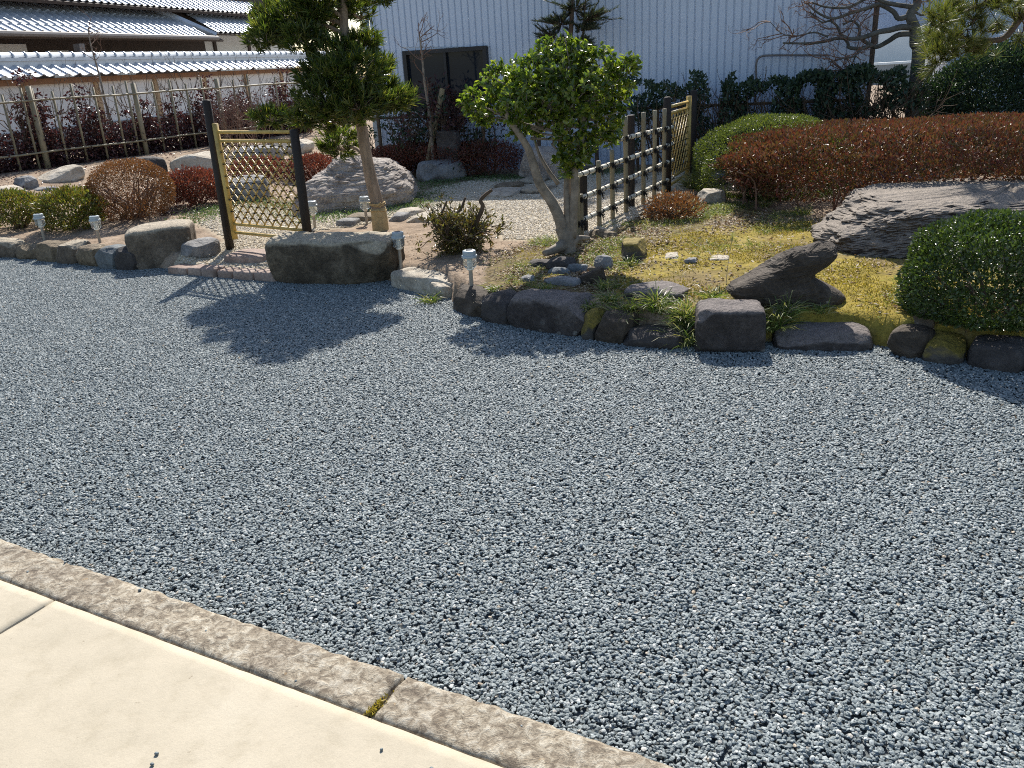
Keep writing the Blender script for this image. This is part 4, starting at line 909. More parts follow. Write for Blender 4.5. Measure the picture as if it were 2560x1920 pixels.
# ================================================================== BAMBOO FENCE right of the forked tree
C11 = lambda x, y: c(11, x, y)
f0 = gp(C11(250, 1590)); f1 = gp(C11(1112, 1178)); fu = unit((f1 - f0) * [1, 1, 0]); fn = np.array([fu[1], -fu[0], 0])
fen = thing('bamboo_fence', (f0 + f1) / 2, 'open bamboo fence of pale rails tied with black cord beside the pebble path', 'fence')
onf = lambda p, off=0.0: onplane(p, f0 + fn * off, fn)
for b_, t_ in ((C11(250, 1590), C11(250, 985)), (C11(737, 1358), C11(740, 362)), (C11(1112, 1178), C11(1112, 430))):
    B = onf(b_, -0.045); T = onf(t_, -0.045); mk('post', *tube([np.array([B[0], B[1], B[2] - 0.12]), np.array([B[0], B[1], T[2]])], 0.034, 10), M['black_wood'], fen, smooth=False)
poles = [(165, 1590, 900), (190, 1560, 1000), (225, 1600, 1180), (410, 1550, 835), (548, 1520, 722), (685, 1430, 375), (865, 1330, 335), (978, 1270, 315), (1075, 1220, 300)]
pinfo = []
for x, yb_, yt in poles:
    B = onf(C11(x, yb_), 0.028); T = onf(C11(x, yt), 0.028); hgt_ = T[2] - B[2]
    zz = np.linspace(B[2] - 0.08, T[2], 14); rr = 0.019 + 0.002 * ((np.arange(14) % 4) == 2)
    mk('pole', *tube([np.array([B[0], B[1], z]) for z in zz], rr, 8), M['bamboo_g'], fen, smooth=True); pinfo.append((np.dot(B - f0, fu), T[2]))
for (xa, ya), (xb, yb2) in (((520, 638), (1168, 486)), ((188, 988), (1165, 660)), ((168, 1243), (1166, 830)), ((148, 1492), (1172, 1010))):
    A = onf(C11(xa, ya)); B = onf(C11(xb, yb2)); P_s = np.linspace(A, B, 30); rr = 0.020 + 0.0015 * ((np.arange(30) % 6) == 3)
    rl = mk('rail', *tube(P_s, rr, 8), M['bamboo_w'], fen, smooth=True); d = unit(B - A); ln = np.linalg.norm(B - A)
    sa, sb = np.dot(A - f0, fu), np.dot(B - f0, fu)
    for s_ in np.arange(0.05, ln, 0.115):
        p = A + d * s_; mk('cord_ring', *tube([p - d * 0.006, p + d * 0.006], 0.0232, 8), M['cord'], rl)
    for ps, pt in pinfo:
        if sa < ps < sb:
            p = A + d * (ps - sa) / max(1e-6, np.dot(d, fu))
            if p[2] > pt: continue
            mb = MB(); mb.box(p + fn * 0.012, 0.036, 0.062, 0.036, np.array([d, fn, UZ])); mb.tube([p + fn * 0.05 - fu * 0.03 + UZ * 0.02, p + fn * 0.05 + fu * 0.03 - UZ * 0.02], 0.007, 5); mb.tube([p + fn * 0.05 - fu * 0.03 - UZ * 0.02, p + fn * 0.05 + fu * 0.03 + UZ * 0.02], 0.007, 5)
            ang = np.linspace(0, 5.6, 8); mb.tube([p + fn * 0.055 + fu * (0.03 + 0.016 * math.cos(a)) + UZ * (-0.02 + 0.016 * math.sin(a)) for a in ang], 0.004, 4); mb.tube([p + fn * 0.05, p + fn * 0.06 + fu * 0.02 - UZ * 0.06], 0.004, 4)
            mb.build('cord_knot', M['cord'], rl)
gate('narrow looking lattice gate at the far end of the bamboo fence', C11(1112, 1172), C11(1366, 1008), C11(1108, 190), C11(1388, 118), (C11(1342, 165), C11(1322, 1025)), [C11(1240, 250), C11(1240, 315), C11(1240, 958), C11(1240, 1025)], 0.118, flip=True)

# ================================================================== LEFT TRELLIS (bamboo, before the purple hedge)
t0 = gp(c(1, 415, 1452)); t1 = gp(c(1, 1272, 1335)); tu = unit((t1 - t0) * [1, 1, 0]); tn = np.array([tu[1], -tu[0], 0])
tre = thing('bamboo_trellis', (t0 + t1) / 2, 'weathered bamboo trellis of thin poles in front of the purple hedge', 'trellis')
ont = lambda p, off=0.0: onplane(p, t0 + tn * off, tn)
for b_, t_ in (((415, 1452), (250, 745)), ((1272, 1335), (1150, 720)), ((1960, 1240), (1868, 680))):
    B, T = ont(c(1, *b_)), ont(c(1, *t_)); mk('post', *tube([np.array([B[0], B[1], B[2] - 0.2]), np.array([B[0] * 0.8 + T[0] * 0.2, B[1] * 0.8 + T[1] * 0.2, T[2]])], 0.04, 9), M['bamboo_g'], tre, smooth=True)
zt = [ont(c(1, 0, 888), 0.04)[2], ont(c(1, 0, 1362), 0.04)[2]]
sT = [np.dot(ont(c(1, x, 900)) - t0, tu) for x in (40, 215, 310, 480, 655, 840, 1010, 1130, 1200, 1355, 1505, 1640, 1780, 1900, 2050, 2180)]
for i, s_ in enumerate([sT[0] - 0.9, sT[0] - 0.45] + sT + [sT[-1] + 0.7, sT[-1] + 1.5]):
    b_ = t0 + tu * s_ - tn * 0.035; z = float(hgt(b_[0], b_[1])); mk('pole', *tube([np.array([b_[0], b_[1], z - 0.1]), np.array([b_[0] + 0.01, b_[1], zt[0] + 0.16 + 0.05 * math.sin(i * 2.3)])], 0.018, 7), M['bamboo_g'], tre, smooth=True)
for z in zt: mk('rail', *tube([t0 + tu * s_ - UZ * t0[2] + UZ * (z + 0.006 * math.sin(s_ * 3)) + tn * 0.03 for s_ in np.linspace(sT[0] - 1.2, sT[-1] + 2, 14)], 0.016, 7), M['bamboo_g'], tre, smooth=True)
for nm, k, a, b_, yy, lb in (('stake', 1, (1065, 1345), (1172, 1050), 0.4, 'short leaning wooden stake beside the russet bush and trellis'), ):
    B = gp(c(k, *a)); T = at(c(k, *b_), B[1] + 0.1); d = unit(T - B); mk('wooden_stake', *tube([B - d * 0.1, T], 0.038, 9), M['stake'], origin=B, label=lb, cat='stake')
B = gp(c(2, 1432, 1350)); T = at(c(2, 1612, 765), B[1] + 0.05); d = unit(T - B)
mk('wooden_stake', *tube([B - d * 0.1, T], 0.033, 9), M['stake'], origin=B, label='long slanting wooden stake tied to the bare sapling before the window', cat='stake')
# rail fence among the shrubs before the grey building
r0 = g0 + gN * 0.55; rf = thing('rail_fence', r0 + gU * 2, 'thin dark rail fence hidden in shrubs along the grey building', 'fence')
for s_ in np.arange(0.3, GLEN - 0.2, 0.72): p = r0 + gU * s_; mk('post', *tube([p + UZ * 0.05, p + UZ * 0.98], 0.024, 7), M['bark_dark'], rf)
mk('rail', *tube([r0 + gU * 0.1 + UZ * 0.93 - gN * 0.035, r0 + gU * (GLEN - 0.1) + UZ * 0.93 - gN * 0.035], 0.016, 7), M['bark_dark'], rf)
# ================================================================== PLANTS
def nrm(A): return A / (np.linalg.norm(A, axis=1)[:, None] + 1e-12)
def leaves(C, D, N, L_, W_, fold=0.25, oval=False, droop=0.0):
    """one small folded blade per row"""
    n = len(C); D = nrm(D); S = nrm(np.cross(D, N)); N = np.cross(S, D)
    L_ = np.broadcast_to(np.asarray(L_, float), (n,))[:, None]; W_ = np.broadcast_to(np.asarray(W_, float), (n,))[:, None]
    if not oval:
        V = np.stack([C, C + D * L_ * 0.45 + S * W_ * 0.5 + N * fold * W_, C + D * L_ - N * droop * L_, C + D * L_ * 0.45 - S * W_ * 0.5 + N * fold * W_], 1).reshape(-1, 3)
        b = np.arange(n)[:, None] * 4; F = np.concatenate([b + [0, 1, 2], b + [0, 2, 3]], 0)
    else:
        up = N * fold * W_
        V = np.stack([C, C + D * L_ * 0.30 + S * W_ * 0.46 + up, C + D * L_ * 0.72 + S * W_ * 0.38 + up * 0.8, C + D * L_ - N * droop * L_, C + D * L_ * 0.72 - S * W_ * 0.38 + up * 0.8, C + D * L_ * 0.30 - S * W_ * 0.46 + up], 1).reshape(-1, 3)
        b = np.arange(n)[:, None] * 6; F = np.concatenate([b + [0, 1, 2, 3], b + [0, 3, 4, 5]], 0)
    return V, F
def needles(C, D, L_, W_):
    n = len(C); D = nrm(D); S = nrm(np.cross(D, np.random.default_rng(1).normal(0, 1, (n, 3)))) * W_
    L_ = np.broadcast_to(np.asarray(L_, float), (n,))[:, None]
    V = np.stack([C - S * 0.5, C + S * 0.5, C + D * L_ + S * 0.15, C + D * L_ - S * 0.15], 1).reshape(-1, 3)
    return V, np.arange(n)[:, None] * 4 + np.array([0, 1, 2, 3])
def join(parts):
    V = []; F = []; o = 0
    for v, f in parts: V.append(v); F.append(f + o); o += len(v)
    return np.concatenate(V), np.concatenate(F)
def lump(D, seed, s=2.5): return np.array([noise.noise(Vector(d * s + seed)) for d in D])
def shell(ctr, rad, n, seed, pw=2.0, zmin=-1.0, thick=0.12, bumpy=0.08, bs=2.6):
    rg = np.random.default_rng(seed); D = nrm(rg.normal(0, 1, (n * 2, 3)))
    D = D[D[:, 2] > zmin][:n]; n = len(D)
    P = D / (np.sum(np.abs(D) ** pw, 1) ** (1 / pw))[:, None]
    r = (1 + bumpy * lump(D, seed, bs)) * (1 - np.abs(rg.normal(0, thick, n)))
    return np.asarray(ctr) + P * r[:, None] * rad, nrm(D / np.asarray(rad)), rg
def clipped(name, label, cat, ctr, rad, n, lf, mat, seed, pw=2.0, zmin=-0.75, thick=0.10, bumpy=0.08, bs=2.6, up=0.3, jit=0.7, stems=6, group=None, smat='bark_dark', foot=None, oval=False, low=None):
    """a clipped shrub: shell of small leaves over a few stems; low = (mat, share) of bare twigs low down"""
    ctr = np.asarray(ctr, float); z = float(hgt(ctr[0], ctr[1])); foot = np.array([ctr[0], ctr[1], z]) if foot is None else foot
    o = thing(name, foot, label, cat, group)
    P, Nn, rg = shell(ctr, rad, n, seed, pw, zmin, thick, bumpy, bs)
    D = Nn + rg.normal(0, jit, P.shape) + [0, 0, up]; k = len(P)
    P[:, 2] = np.maximum(P[:, 2], z + 0.02)
    V, F = leaves(P, D, Nn + rg.normal(0, 0.5, P.shape), lf[0] * rg.uniform(0.7, 1.25, k), lf[1] * rg.uniform(0.7, 1.2, k), oval=oval)
    fo = mk('foliage', V, F, M[mat], o); fo['kind'] = 'stuff'
    mb = MB()
    for i in range(stems):
        a = rg.uniform(0, 6.28); e = ctr + np.array([math.cos(a) * rad[0], math.sin(a) * rad[1], rg.uniform(-0.2, 0.5) * rad[2]]) * rg.uniform(0.5, 0.9)
        s0 = foot + [rg.normal(0, 0.12) * rad[0], rg.normal(0, 0.12) * rad[1], -0.03]
        P_s = spline([s0, s0 * 0.6 + e * 0.4 + [rg.normal(0, 0.03), rg.normal(0, 0.03), 0.03], e], 4); mb.tube(P_s, np.linspace(0.012, 0.004, len(P_s)) * (1 + rad[2]), 5)
    if mb.v: mb.build('stems', M[smat], o, smooth=True)
    return o
def tufts(P, A, rg, nl, L_, W_, spread, mat_fold=0.15):
    """whorls of narrow leaves around points P with axes A"""
    n = len(P); C = np.repeat(P, nl, 0); Ax = np.repeat(nrm(A), nl, 0)
    R_ = rg.normal(0, 1, C.shape); R_ = nrm(R_ - Ax * np.sum(R_ * Ax, 1)[:, None])
    sp = rg.uniform(0.25, 1.0, (len(C), 1)) * spread
    D = Ax + R_ * sp; C = C - Ax * rg.uniform(0, 0.05, (len(C), 1)) * (L_ / 0.08)
    return leaves(C, D, Ax + R_ * 0.3, L_ * rg.uniform(0.65, 1.15, len(C)), W_, mat_fold, droop=0.08)
def limb(mb, pts_, r0, r1, n=7, m=5):
    P_s = spline(pts_, m); mb.tube(P_s, np.linspace(r0, r1, len(P_s)), n); return P_s
def twigs(mb, p, d, ln, r, depth, rg, bend=0.5, tips=None, up=0.0, ratio=0.68, nb=3):
    P_s = [np.asarray(p, float)]; d = unit(d)
    for _ in range(4):
        d = unit(d + rg.normal(0, bend * 0.35, 3) + [0, 0, up]); P_s.append(P_s[-1] + d * ln / 4)
    mb.tube(P_s, np.linspace(r, r * 0.6, 5), 5 if depth > 1 else 4, cap=False)
    if depth == 0:
        if tips is not None: tips.append((P_s[-1], d))
        return
    for k in range(nb):
        i = rg.integers(2, 5); twigs(mb, P_s[i], d + rg.normal(0, 0.6, 3), ln * ratio * rg.uniform(0.7, 1.15), r * 0.58, depth - 1, rg, bend, tips, up, ratio, nb)

# --- 1. podocarpus by the gate, pruned into pads
pbse = gp(c(6, 1355, 612)); PY = pbse[1]
pod = thing('podocarpus_tree', pbse, 'pruned conifer with narrow leaves and a wrapped trunk foot', 'tree')
mb = MB(); tp = [pbse - UZ * 0.1, at(c(6, 1345, 480), PY), at(c(6, 1305, 300), PY), at(c(6, 1260, 120), PY), at(c(2, 920, 1150), PY + 0.02), at(c(2, 890, 950), PY + 0.03), at(c(2, 830, 700), PY), at(c(2, 780, 450), PY - 0.02), at(c(2, 760, 200), PY), at(c(2, 755, 0), PY)]
tp += [tp[-1] + [0.02, 0.02, 0.25], tp[-1] + [0.0, 0.0, 0.55], tp[-1] + [0.03, 0, 0.8]]
P_s = spline(tp, 5); rr = np.interp(np.linspace(0, 1, len(P_s)), [0, 0.12, 0.35, 0.6, 1], [0.066, 0.058, 0.048, 0.040, 0.015])
rr = rr * (1 + 0.06 * np.array([noise.noise(Vector(p * 6)) for p in P_s])); mb.tube(P_s, rr, 12)
mb.build('trunk', M['bark_pod'], pod, smooth=True)
br = MB()
CL = [  # crop-2 centre, radii (m), depth offset
    (330, 190, 0.28, 0.18, 0.05), (90, 310, 0.20, 0.13, -0.1), (480, 60, 0.20, 0.15, -0.1), (150, 150, 0.20, 0.14, 0.2), (400, 330, 0.20, 0.12, -0.2), (900, 90, 0.12, 0.14, 0.4), (620, 180, 0.12, 0.12, 0.3),
    (700, 480, 0.25, 0.13, -0.2), (900, 400, 0.15, 0.11, 0.0), (820, 620, 0.32, 0.17, -0.12), (560, 640, 0.20, 0.14, 0.05), (600, 840, 0.30, 0.17, -0.15), (880, 880, 0.28, 0.15, -0.2), (1150, 850, 0.24, 0.11, -0.05),
    (1080, 560, 0.13, 0.10, 0.05), (420, 1000, 0.16, 0.09, -0.05), (120, 1010, 0.16, 0.07, 0.0), (700, 1010, 0.26, 0.11, 0.1), (720, 1230, 0.22, 0.14, 0.35), (1000, 330, 0.10, 0.06, 0.1), (1130, 740, 0.12, 0.08, 0.1)]
pads = []
for x, y, rx, rz, oy in CL: pads.append((at(c(2, x, y), PY + oy - (0.34 if 600 < y < 1100 else 0.0)), rx, rz))
for dx, dy, dz, rx, rz in ((-0.25, 0.1, 2.05, 0.30, 0.15), (0.2, -0.1, 2.15, 0.30, 0.15), (-0.1, -0.1, 2.35, 0.32, 0.15), (0.1, 0.1, 2.55, 0.28, 0.15), (-0.45, -0.1, 2.2, 0.2, 0.12), (0.0, 0.0, 2.72, 0.18, 0.10), (0.4, 0.0, 2.25, 0.2, 0.12)):
    pads.append((np.array([pbse[0] + dx, pbse[1] + dy, dz]), rx, rz))
parts = []
rg = np.random.default_rng(21)
for pc_, rx, rz in pads:
    tz = pc_[2] - 0.10; i = int(np.argmin(np.abs(P_s[:, 2] - tz))); a = P_s[i]
    limb(br, [a, a * 0.55 + pc_ * 0.45 + [0, 0, 0.03], pc_ - [0, 0, rz * 0.5]], 0.020, 0.008, 6)
    n = int(122 * rx * (rx + rz) / 0.1) + 10
    D = nrm(rg.normal(0, 1, (n, 3))); r_ = rg.uniform(0.25, 1.0, (n, 1)) ** 0.5
    P = pc_ + D * r_ * [rx, rx * 0.9, rz]; Axx = D * [0.8, 0.8, 0.5] + [0, 0, 0.55] + rg.normal(0, 0.3, D.shape)
    parts.append(tufts(P, Axx, rg, 13, 0.092, 0.0105, 0.8))
    for k in range(0, n, 9): br.tube([pc_ - [0, 0, rz * 0.4], P[k]], [0.005, 0.0025], 4, cap=False)
br.build('branches', M['bark_pod'], pod, smooth=True)
V, F = join(parts); fo = mk('crown', V, F, M['l_pod'], pod); fo['kind'] = 'stuff'
mb = MB(); wr = spline([pbse - UZ * 0.05, at(c(6, 1350, 560), PY), at(c(6, 1340, 470), PY), at(c(6, 1330, 415), PY)], 5); mb.tube(wr, np.linspace(0.076, 0.068, len(wr)), 14); wrap = mb.build('straw_wrap', M['rope'], pod, smooth=True)
mb = MB()
for y, r_ in ((372, 0.07), (384, 0.071), (432, 0.073)):
    p = at(c(6, 1322 + (y - 372) * 0.15, y), PY); ang = np.linspace(0, 6.283, 20); mb.tube([p + [r_ * math.cos(a), r_ * math.sin(a), 0.006 * math.sin(2 * a + y)] for a in ang], 0.006, 5)
pk = at(c(6, 1330, 385), PY - 0.075); mb.tube([pk + [-0.02, 0, -0.02], pk, pk + [0.025, 0, 0.015]], 0.007, 5); mb.tube([pk + [0.02, 0, -0.025], pk, pk + [-0.06, 0.0, 0.006]], 0.006, 5)
mb.build('rope', M['rope'], wrap, smooth=True)

# --- 2. forked glossy-leaved tree
cb = gp(c(7, 1095, 625)); CY = cb[1]
cam_ = thing('broadleaf_tree', cb, 'small forked tree with glossy bright green leaves on the mossy bed', 'tree')
mb = MB(); T_ = lambda k, x, y, o=0.0: at(c(k, x, y), CY + o)
limb(mb, [cb - UZ * 0.08, T_(7, 1100, 560), T_(7, 1085, 480), T_(7, 1050, 400)], 0.070, 0.052, 11)
limb(mb, [T_(7, 1075, 500), T_(7, 1030, 330, -0.02), T_(7, 960, 180, -0.03), T_(3, 245, 1600, -0.04), T_(3, 190, 1440, -0.05), T_(3, 150, 1310, -0.05), T_(3, 90, 1200, -0.08), T_(3, -30, 1020, -0.1), T_(2, 2150, 850, -0.1)], 0.045, 0.015, 10)
limb(mb, [T_(7, 1100, 520), T_(7, 1105, 300), T_(7, 1100, 100, 0.02), T_(3, 475, 1480, 0.03), T_(3, 440, 1250, 0.05), T_(3, 420, 900, 0.1)], 0.036, 0.016, 10)
limb(mb, [T_(7, 1140, 500), T_(7, 1150, 300, -0.02), T_(7, 1165, 80, -0.03), T_(3, 540, 1470, -0.03), T_(3, 590, 1280, -0.03), T_(3, 610, 1050, -0.02), T_(3, 620, 930), T_(3, 720, 800, 0.05)], 0.032, 0.018, 10)
limb(mb, [T_(3, 400, 1590, 0.02), T_(3, 300, 1450, 0.06), T_(3, 220, 1290, 0.1), T_(3, 150, 1000, 0.15)], 0.016, 0.008, 7)
limb(mb, [T_(3, 640, 1030), T_(3, 760, 1010, -0.05), T_(3, 930, 970, -0.05)], 0.009, 0.004, 6); limb(mb, [T_(3, 600, 1000), T_(3, 690, 960), T_(3, 720, 870)], 0.014, 0.008, 7)
limb(mb, [T_(7, 1085, 545), T_(7, 1010, 590, -0.1), T_(7, 900, 635, -0.18)], 0.05, 0.022, 9); limb(mb, [T_(7, 1140, 545), T_(7, 1200, 505, 0.03), T_(7, 1290, 500, 0.05)], 0.035, 0.014, 8)
mb.build('trunk', M['bark_cam'], cam_, smooth=True)
rg = np.random.default_rng(5); CP = [  # crop-3 centre, radii (m), depth offset
    (170, 640, 0.19, 0.15, 0.0), (-130, 700, 0.15, 0.12, -0.05), (470, 560, 0.21, 0.15, 0.05), (760, 560, 0.17, 0.13, 0.0), (1000, 620, 0.10, 0.12, -0.05), (620, 800, 0.22, 0.16, -0.12), (300, 880, 0.20, 0.15, -0.1), (60, 900, 0.17, 0.13, -0.15),
    (900, 800, 0.13, 0.13, 0.05), (560, 470, 0.14, 0.10, 0.1), (-60, 820, 0.12, 0.1, 0.15), (480, 1100, 0.13, 0.13, -0.15), (560, 1260, 0.12, 0.11, -0.1), (760, 1060, 0.14, 0.12, 0.0), (850, 1180, 0.08, 0.08, 0.0), (40, 1080, 0.10, 0.10, 0.0), (200, 1100, 0.09, 0.08, 0.1),
    (-320, 880, 0.11, 0.10, 0.0), (-150, 960, 0.10, 0.09, 0.1), (300, 450, 0.13, 0.09, 0.1), (450, 780, 0.22, 0.18, 0.25), (750, 760, 0.2, 0.16, 0.22), (150, 780, 0.2, 0.15, 0.25), (920, 1010, 0.08, 0.08, 0.05), (520, 1400, 0.07, 0.06, -0.06), (470, 1470, 0.06, 0.05, -0.05), (610, 1380, 0.06, 0.06, -0.05), (430, 1340, 0.08, 0.07, -0.08), (690, 1230, 0.08, 0.07, -0.03), (1060, 520, 0.05, 0.06, 0.0), (460, 330, 0.05, 0.05, 0.05), (-420, 900, 0.06, 0.05, 0.0), (-260, 1000, 0.08, 0.07, 0.05)]
tw = MB(); Pc = []; Dc = []; Nc = []
for x, y, rx, rz, oy in CP:
    pc_ = T_(3, x, y, oy); n = int(84 * rx * (rx + rz) / 0.06)
    D = nrm(rg.normal(0, 1, (n, 3))); P = pc_ + D * (rg.uniform(0.3, 1.0, (n, 1)) ** 0.45) * [rx, rx, rz]
    for k in range(n):
        ax_ = unit(D[k] * [1, 1, 0.7] + [0, 0, 0.5] + rg.normal(0, 0.25, 3)); ln = 0.05
        tw.tube([P[k] - ax_ * ln, P[k]], [0.0022, 0.0014], 3, cap=False)
        for j_ in range(6):
            s_ = rg.normal(0, 1, 3); s_ = unit(s_ - ax_ * np.dot(s_, ax_)); Pc.append(P[k] - ax_ * ln * 0.9 * j_ / 6 + s_ * 0.002); Dc.append(ax_ * 0.6 + s_ * 0.9); Nc.append(ax_ * 1.0 - s_ * 0.4 + rg.normal(0, 0.35, 3))
V, F = leaves(np.array(Pc), np.array(Dc), np.array(Nc), 0.043 * rg.uniform(0.7, 1.2, len(Pc)), 0.025 * rg.uniform(0.8, 1.15, len(Pc)), 0.16, oval=True, droop=0.08)
fo = mk('crown', V, F, M['l_cam'], cam_); fo['kind'] = 'stuff'
for pc_, in [(T_(3, x, y, oy),) for x, y, rx, rz, oy in CP]:
    a = T_(3, rg.uniform(150, 620), min(1300, 1250 - (pc_[2] - 0.8) * 300)); limb(tw, [a, a * 0.5 + pc_ * 0.5 + rg.normal(0, 0.02, 3), pc_], 0.009, 0.004, 5, 3)
tw.build('branches', M['bark_cam'], cam_, smooth=True)

# --- 3. gnarled dwarf shrub on the bare soil
sb = gp(c(7, 180, 610)); gs = thing('gnarled_shrub', sb, 'gnarled dwarf shrub with a twisted bare branch on sandy soil', 'shrub')
mb = MB(); rg = np.random.default_rng(8); tips = []
SY = sb[1]; S_ = lambda x, y, o=0.0: at(c(7, x, y), SY + o)
limb(mb, [sb - UZ * 0.03, S_(260, 480), S_(330, 330, -0.04), S_(370, 230, -0.04), S_(350, 180, -0.04), S_(390, 130, -0.03), S_(450, 85, -0.02)], 0.022, 0.012, 7)
limb(mb, [sb, S_(150, 420, -0.05), S_(110, 330, -0.05), S_(180, 250), S_(220, 150)], 0.02, 0.008, 7); limb(mb, [sb, S_(60, 420, 0.05), S_(20, 300, 0.05), S_(60, 180, 0.05)], 0.016, 0.007, 7)
for k in range(26):
    a = rg.uniform(0, 6.28); twigs(mb, sb + [0.05 * math.cos(a), 0.05 * math.sin(a), 0.03], np.array([math.cos(a) * 0.75, math.sin(a) * 0.6, 1.0]), 0.19, 0.007, 2, rg, 0.5, tips, 0.06, 0.72, 3)
mb.build('branches', M['bark_dark'], gs, smooth=True)
tp_ = np.array([t_[0] for t_ in tips]); td = np.array([t_[1] for t_ in tips]); C = np.repeat(tp_, 6, 0) - np.repeat(td, 6, 0) * rg.uniform(0, 0.06, (len(tp_) * 6, 1))
V1 = leaves(C, np.repeat(td, 6, 0) + rg.normal(0, 0.7, C.shape), rg.normal(0, 1, C.shape) + [0, 0, 1], 0.034, 0.012, 0.2, oval=True)
P, Nn, rg2 = shell(sb + [0, 0, 0.10], (0.185, 0.16, 0.17), 2600, 5, thick=0.3); V2 = leaves(P, Nn + rg2.normal(0, 0.7, P.shape) + [0, 0, 0.4], rg2.normal(0, 1, P.shape) + [0, 0, 1], 0.034, 0.012, 0.2, oval=True)
V, F = join([V1, V2]); fo = mk('foliage', V, F, M['l_shrub'], gs); fo['kind'] = 'stuff'

# --- 4. round clipped bush at the right edge
rbse = gp(c(8, 1960, 1120)); rc_ = at(c(8, 1985, 690), rbse[1] + 0.26)
clipped('clipped_bush', 'dense round clipped bush with tiny shiny green leaves overhanging the yard', 'bush', rc_, (0.415, 0.42, 0.37), 26000, (0.024, 0.013), 'l_box', 31, zmin=-0.9, thick=0.12, bumpy=0.12, stems=10, foot=np.array([rc_[0], rc_[1], rbse[2]]))

# --- 5. long red hedge and the green mound
hb = gp(c(0, 1660, 478)); hy0 = hb[1]
hU = np.array([0.927, -0.375, 0]); hV = np.array([0.375, 0.927, 0]); hA = np.array([1.72, 6.75, 0.0])          # front left corner and axes
HLEN, HDEP = 5.2, 2.1; hcen = hA + hU * HLEN / 2 + hV * HDEP / 2
h_ = thing('red_hedge', hcen + UZ * 0.2, 'long flat topped hedge with red bronze leaves behind the layered rock', 'hedge')
P, Nn, rg = shell((0, 0, 0.55), (HLEN / 2, HDEP / 2, 0.30), 95000, 41, 4.5, -0.72, 0.06, 0.10, 6.0)
lowk = (P[:, 2] < 0.45) & (P[:, 1] < 0) & (rg.random(len(P)) < 0.75); P = P[~lowk]; Nn = Nn[~lowk]
P[:, 1] -= 0.7 * np.clip(P[:, 2] - 0.6, -0.35, 0.1)
P = hcen + np.outer(P[:, 0], hU) + np.outer(P[:, 1], hV) + np.outer(P[:, 2], UZ); Nn = np.outer(Nn[:, 0], hU) + np.outer(Nn[:, 1], hV) + np.outer(Nn[:, 2], UZ); n = len(P)
V, F = leaves(P, Nn + rg.normal(0, 0.7, P.shape) + [0, 0, 0.5], Nn + rg.normal(0, 0.5, P.shape), 0.034 * rg.uniform(0.7, 1.25, n), 0.017 * rg.uniform(0.7, 1.2, n)); fo = mk('foliage', V, F, M['l_red'], h_); fo['kind'] = 'stuff'
mb = MB()
for k in range(90):
    s0 = hcen + hU * rg.uniform(-2.5, 2.4) + hV * rg.uniform(-0.8, 0.7) + UZ * 0.16; e = s0 + [rg.normal(0, 0.18), rg.normal(-0.05, 0.15), rg.uniform(0.3, 0.5)]
    limb(mb, [s0, (s0 + e) / 2 + rg.normal(0, 0.05, 3), e], 0.011, 0.004, 5, 3)
st_ = mb.build('stems', M['twig'], h_, smooth=True); st_['kind'] = 'stuff'
n = 16000; P = hcen + np.outer(rg.uniform(-2.5, 2.5, n), hU) + np.outer(rg.uniform(-0.85, 0.9, n), hV) + np.outer(rg.uniform(0.36, 0.75, n), UZ)
V, F = leaves(P, rg.normal(0, 1, P.shape), rg.normal(0, 1, P.shape), 0.034, 0.017); fi = mk('inner_leaves', V, F, M['l_red'], h_); fi['kind'] = 'stuff'
clipped('green_mound_bush', 'light green mounded bush at the left end of the red hedge', 'bush', (2.60, 8.15, 0.42), (0.72, 0.85, 0.47), 34000, (0.024, 0.010), 'l_mound', 43, pw=2.4, zmin=-0.75, thick=0.07, bumpy=0.10, stems=8)
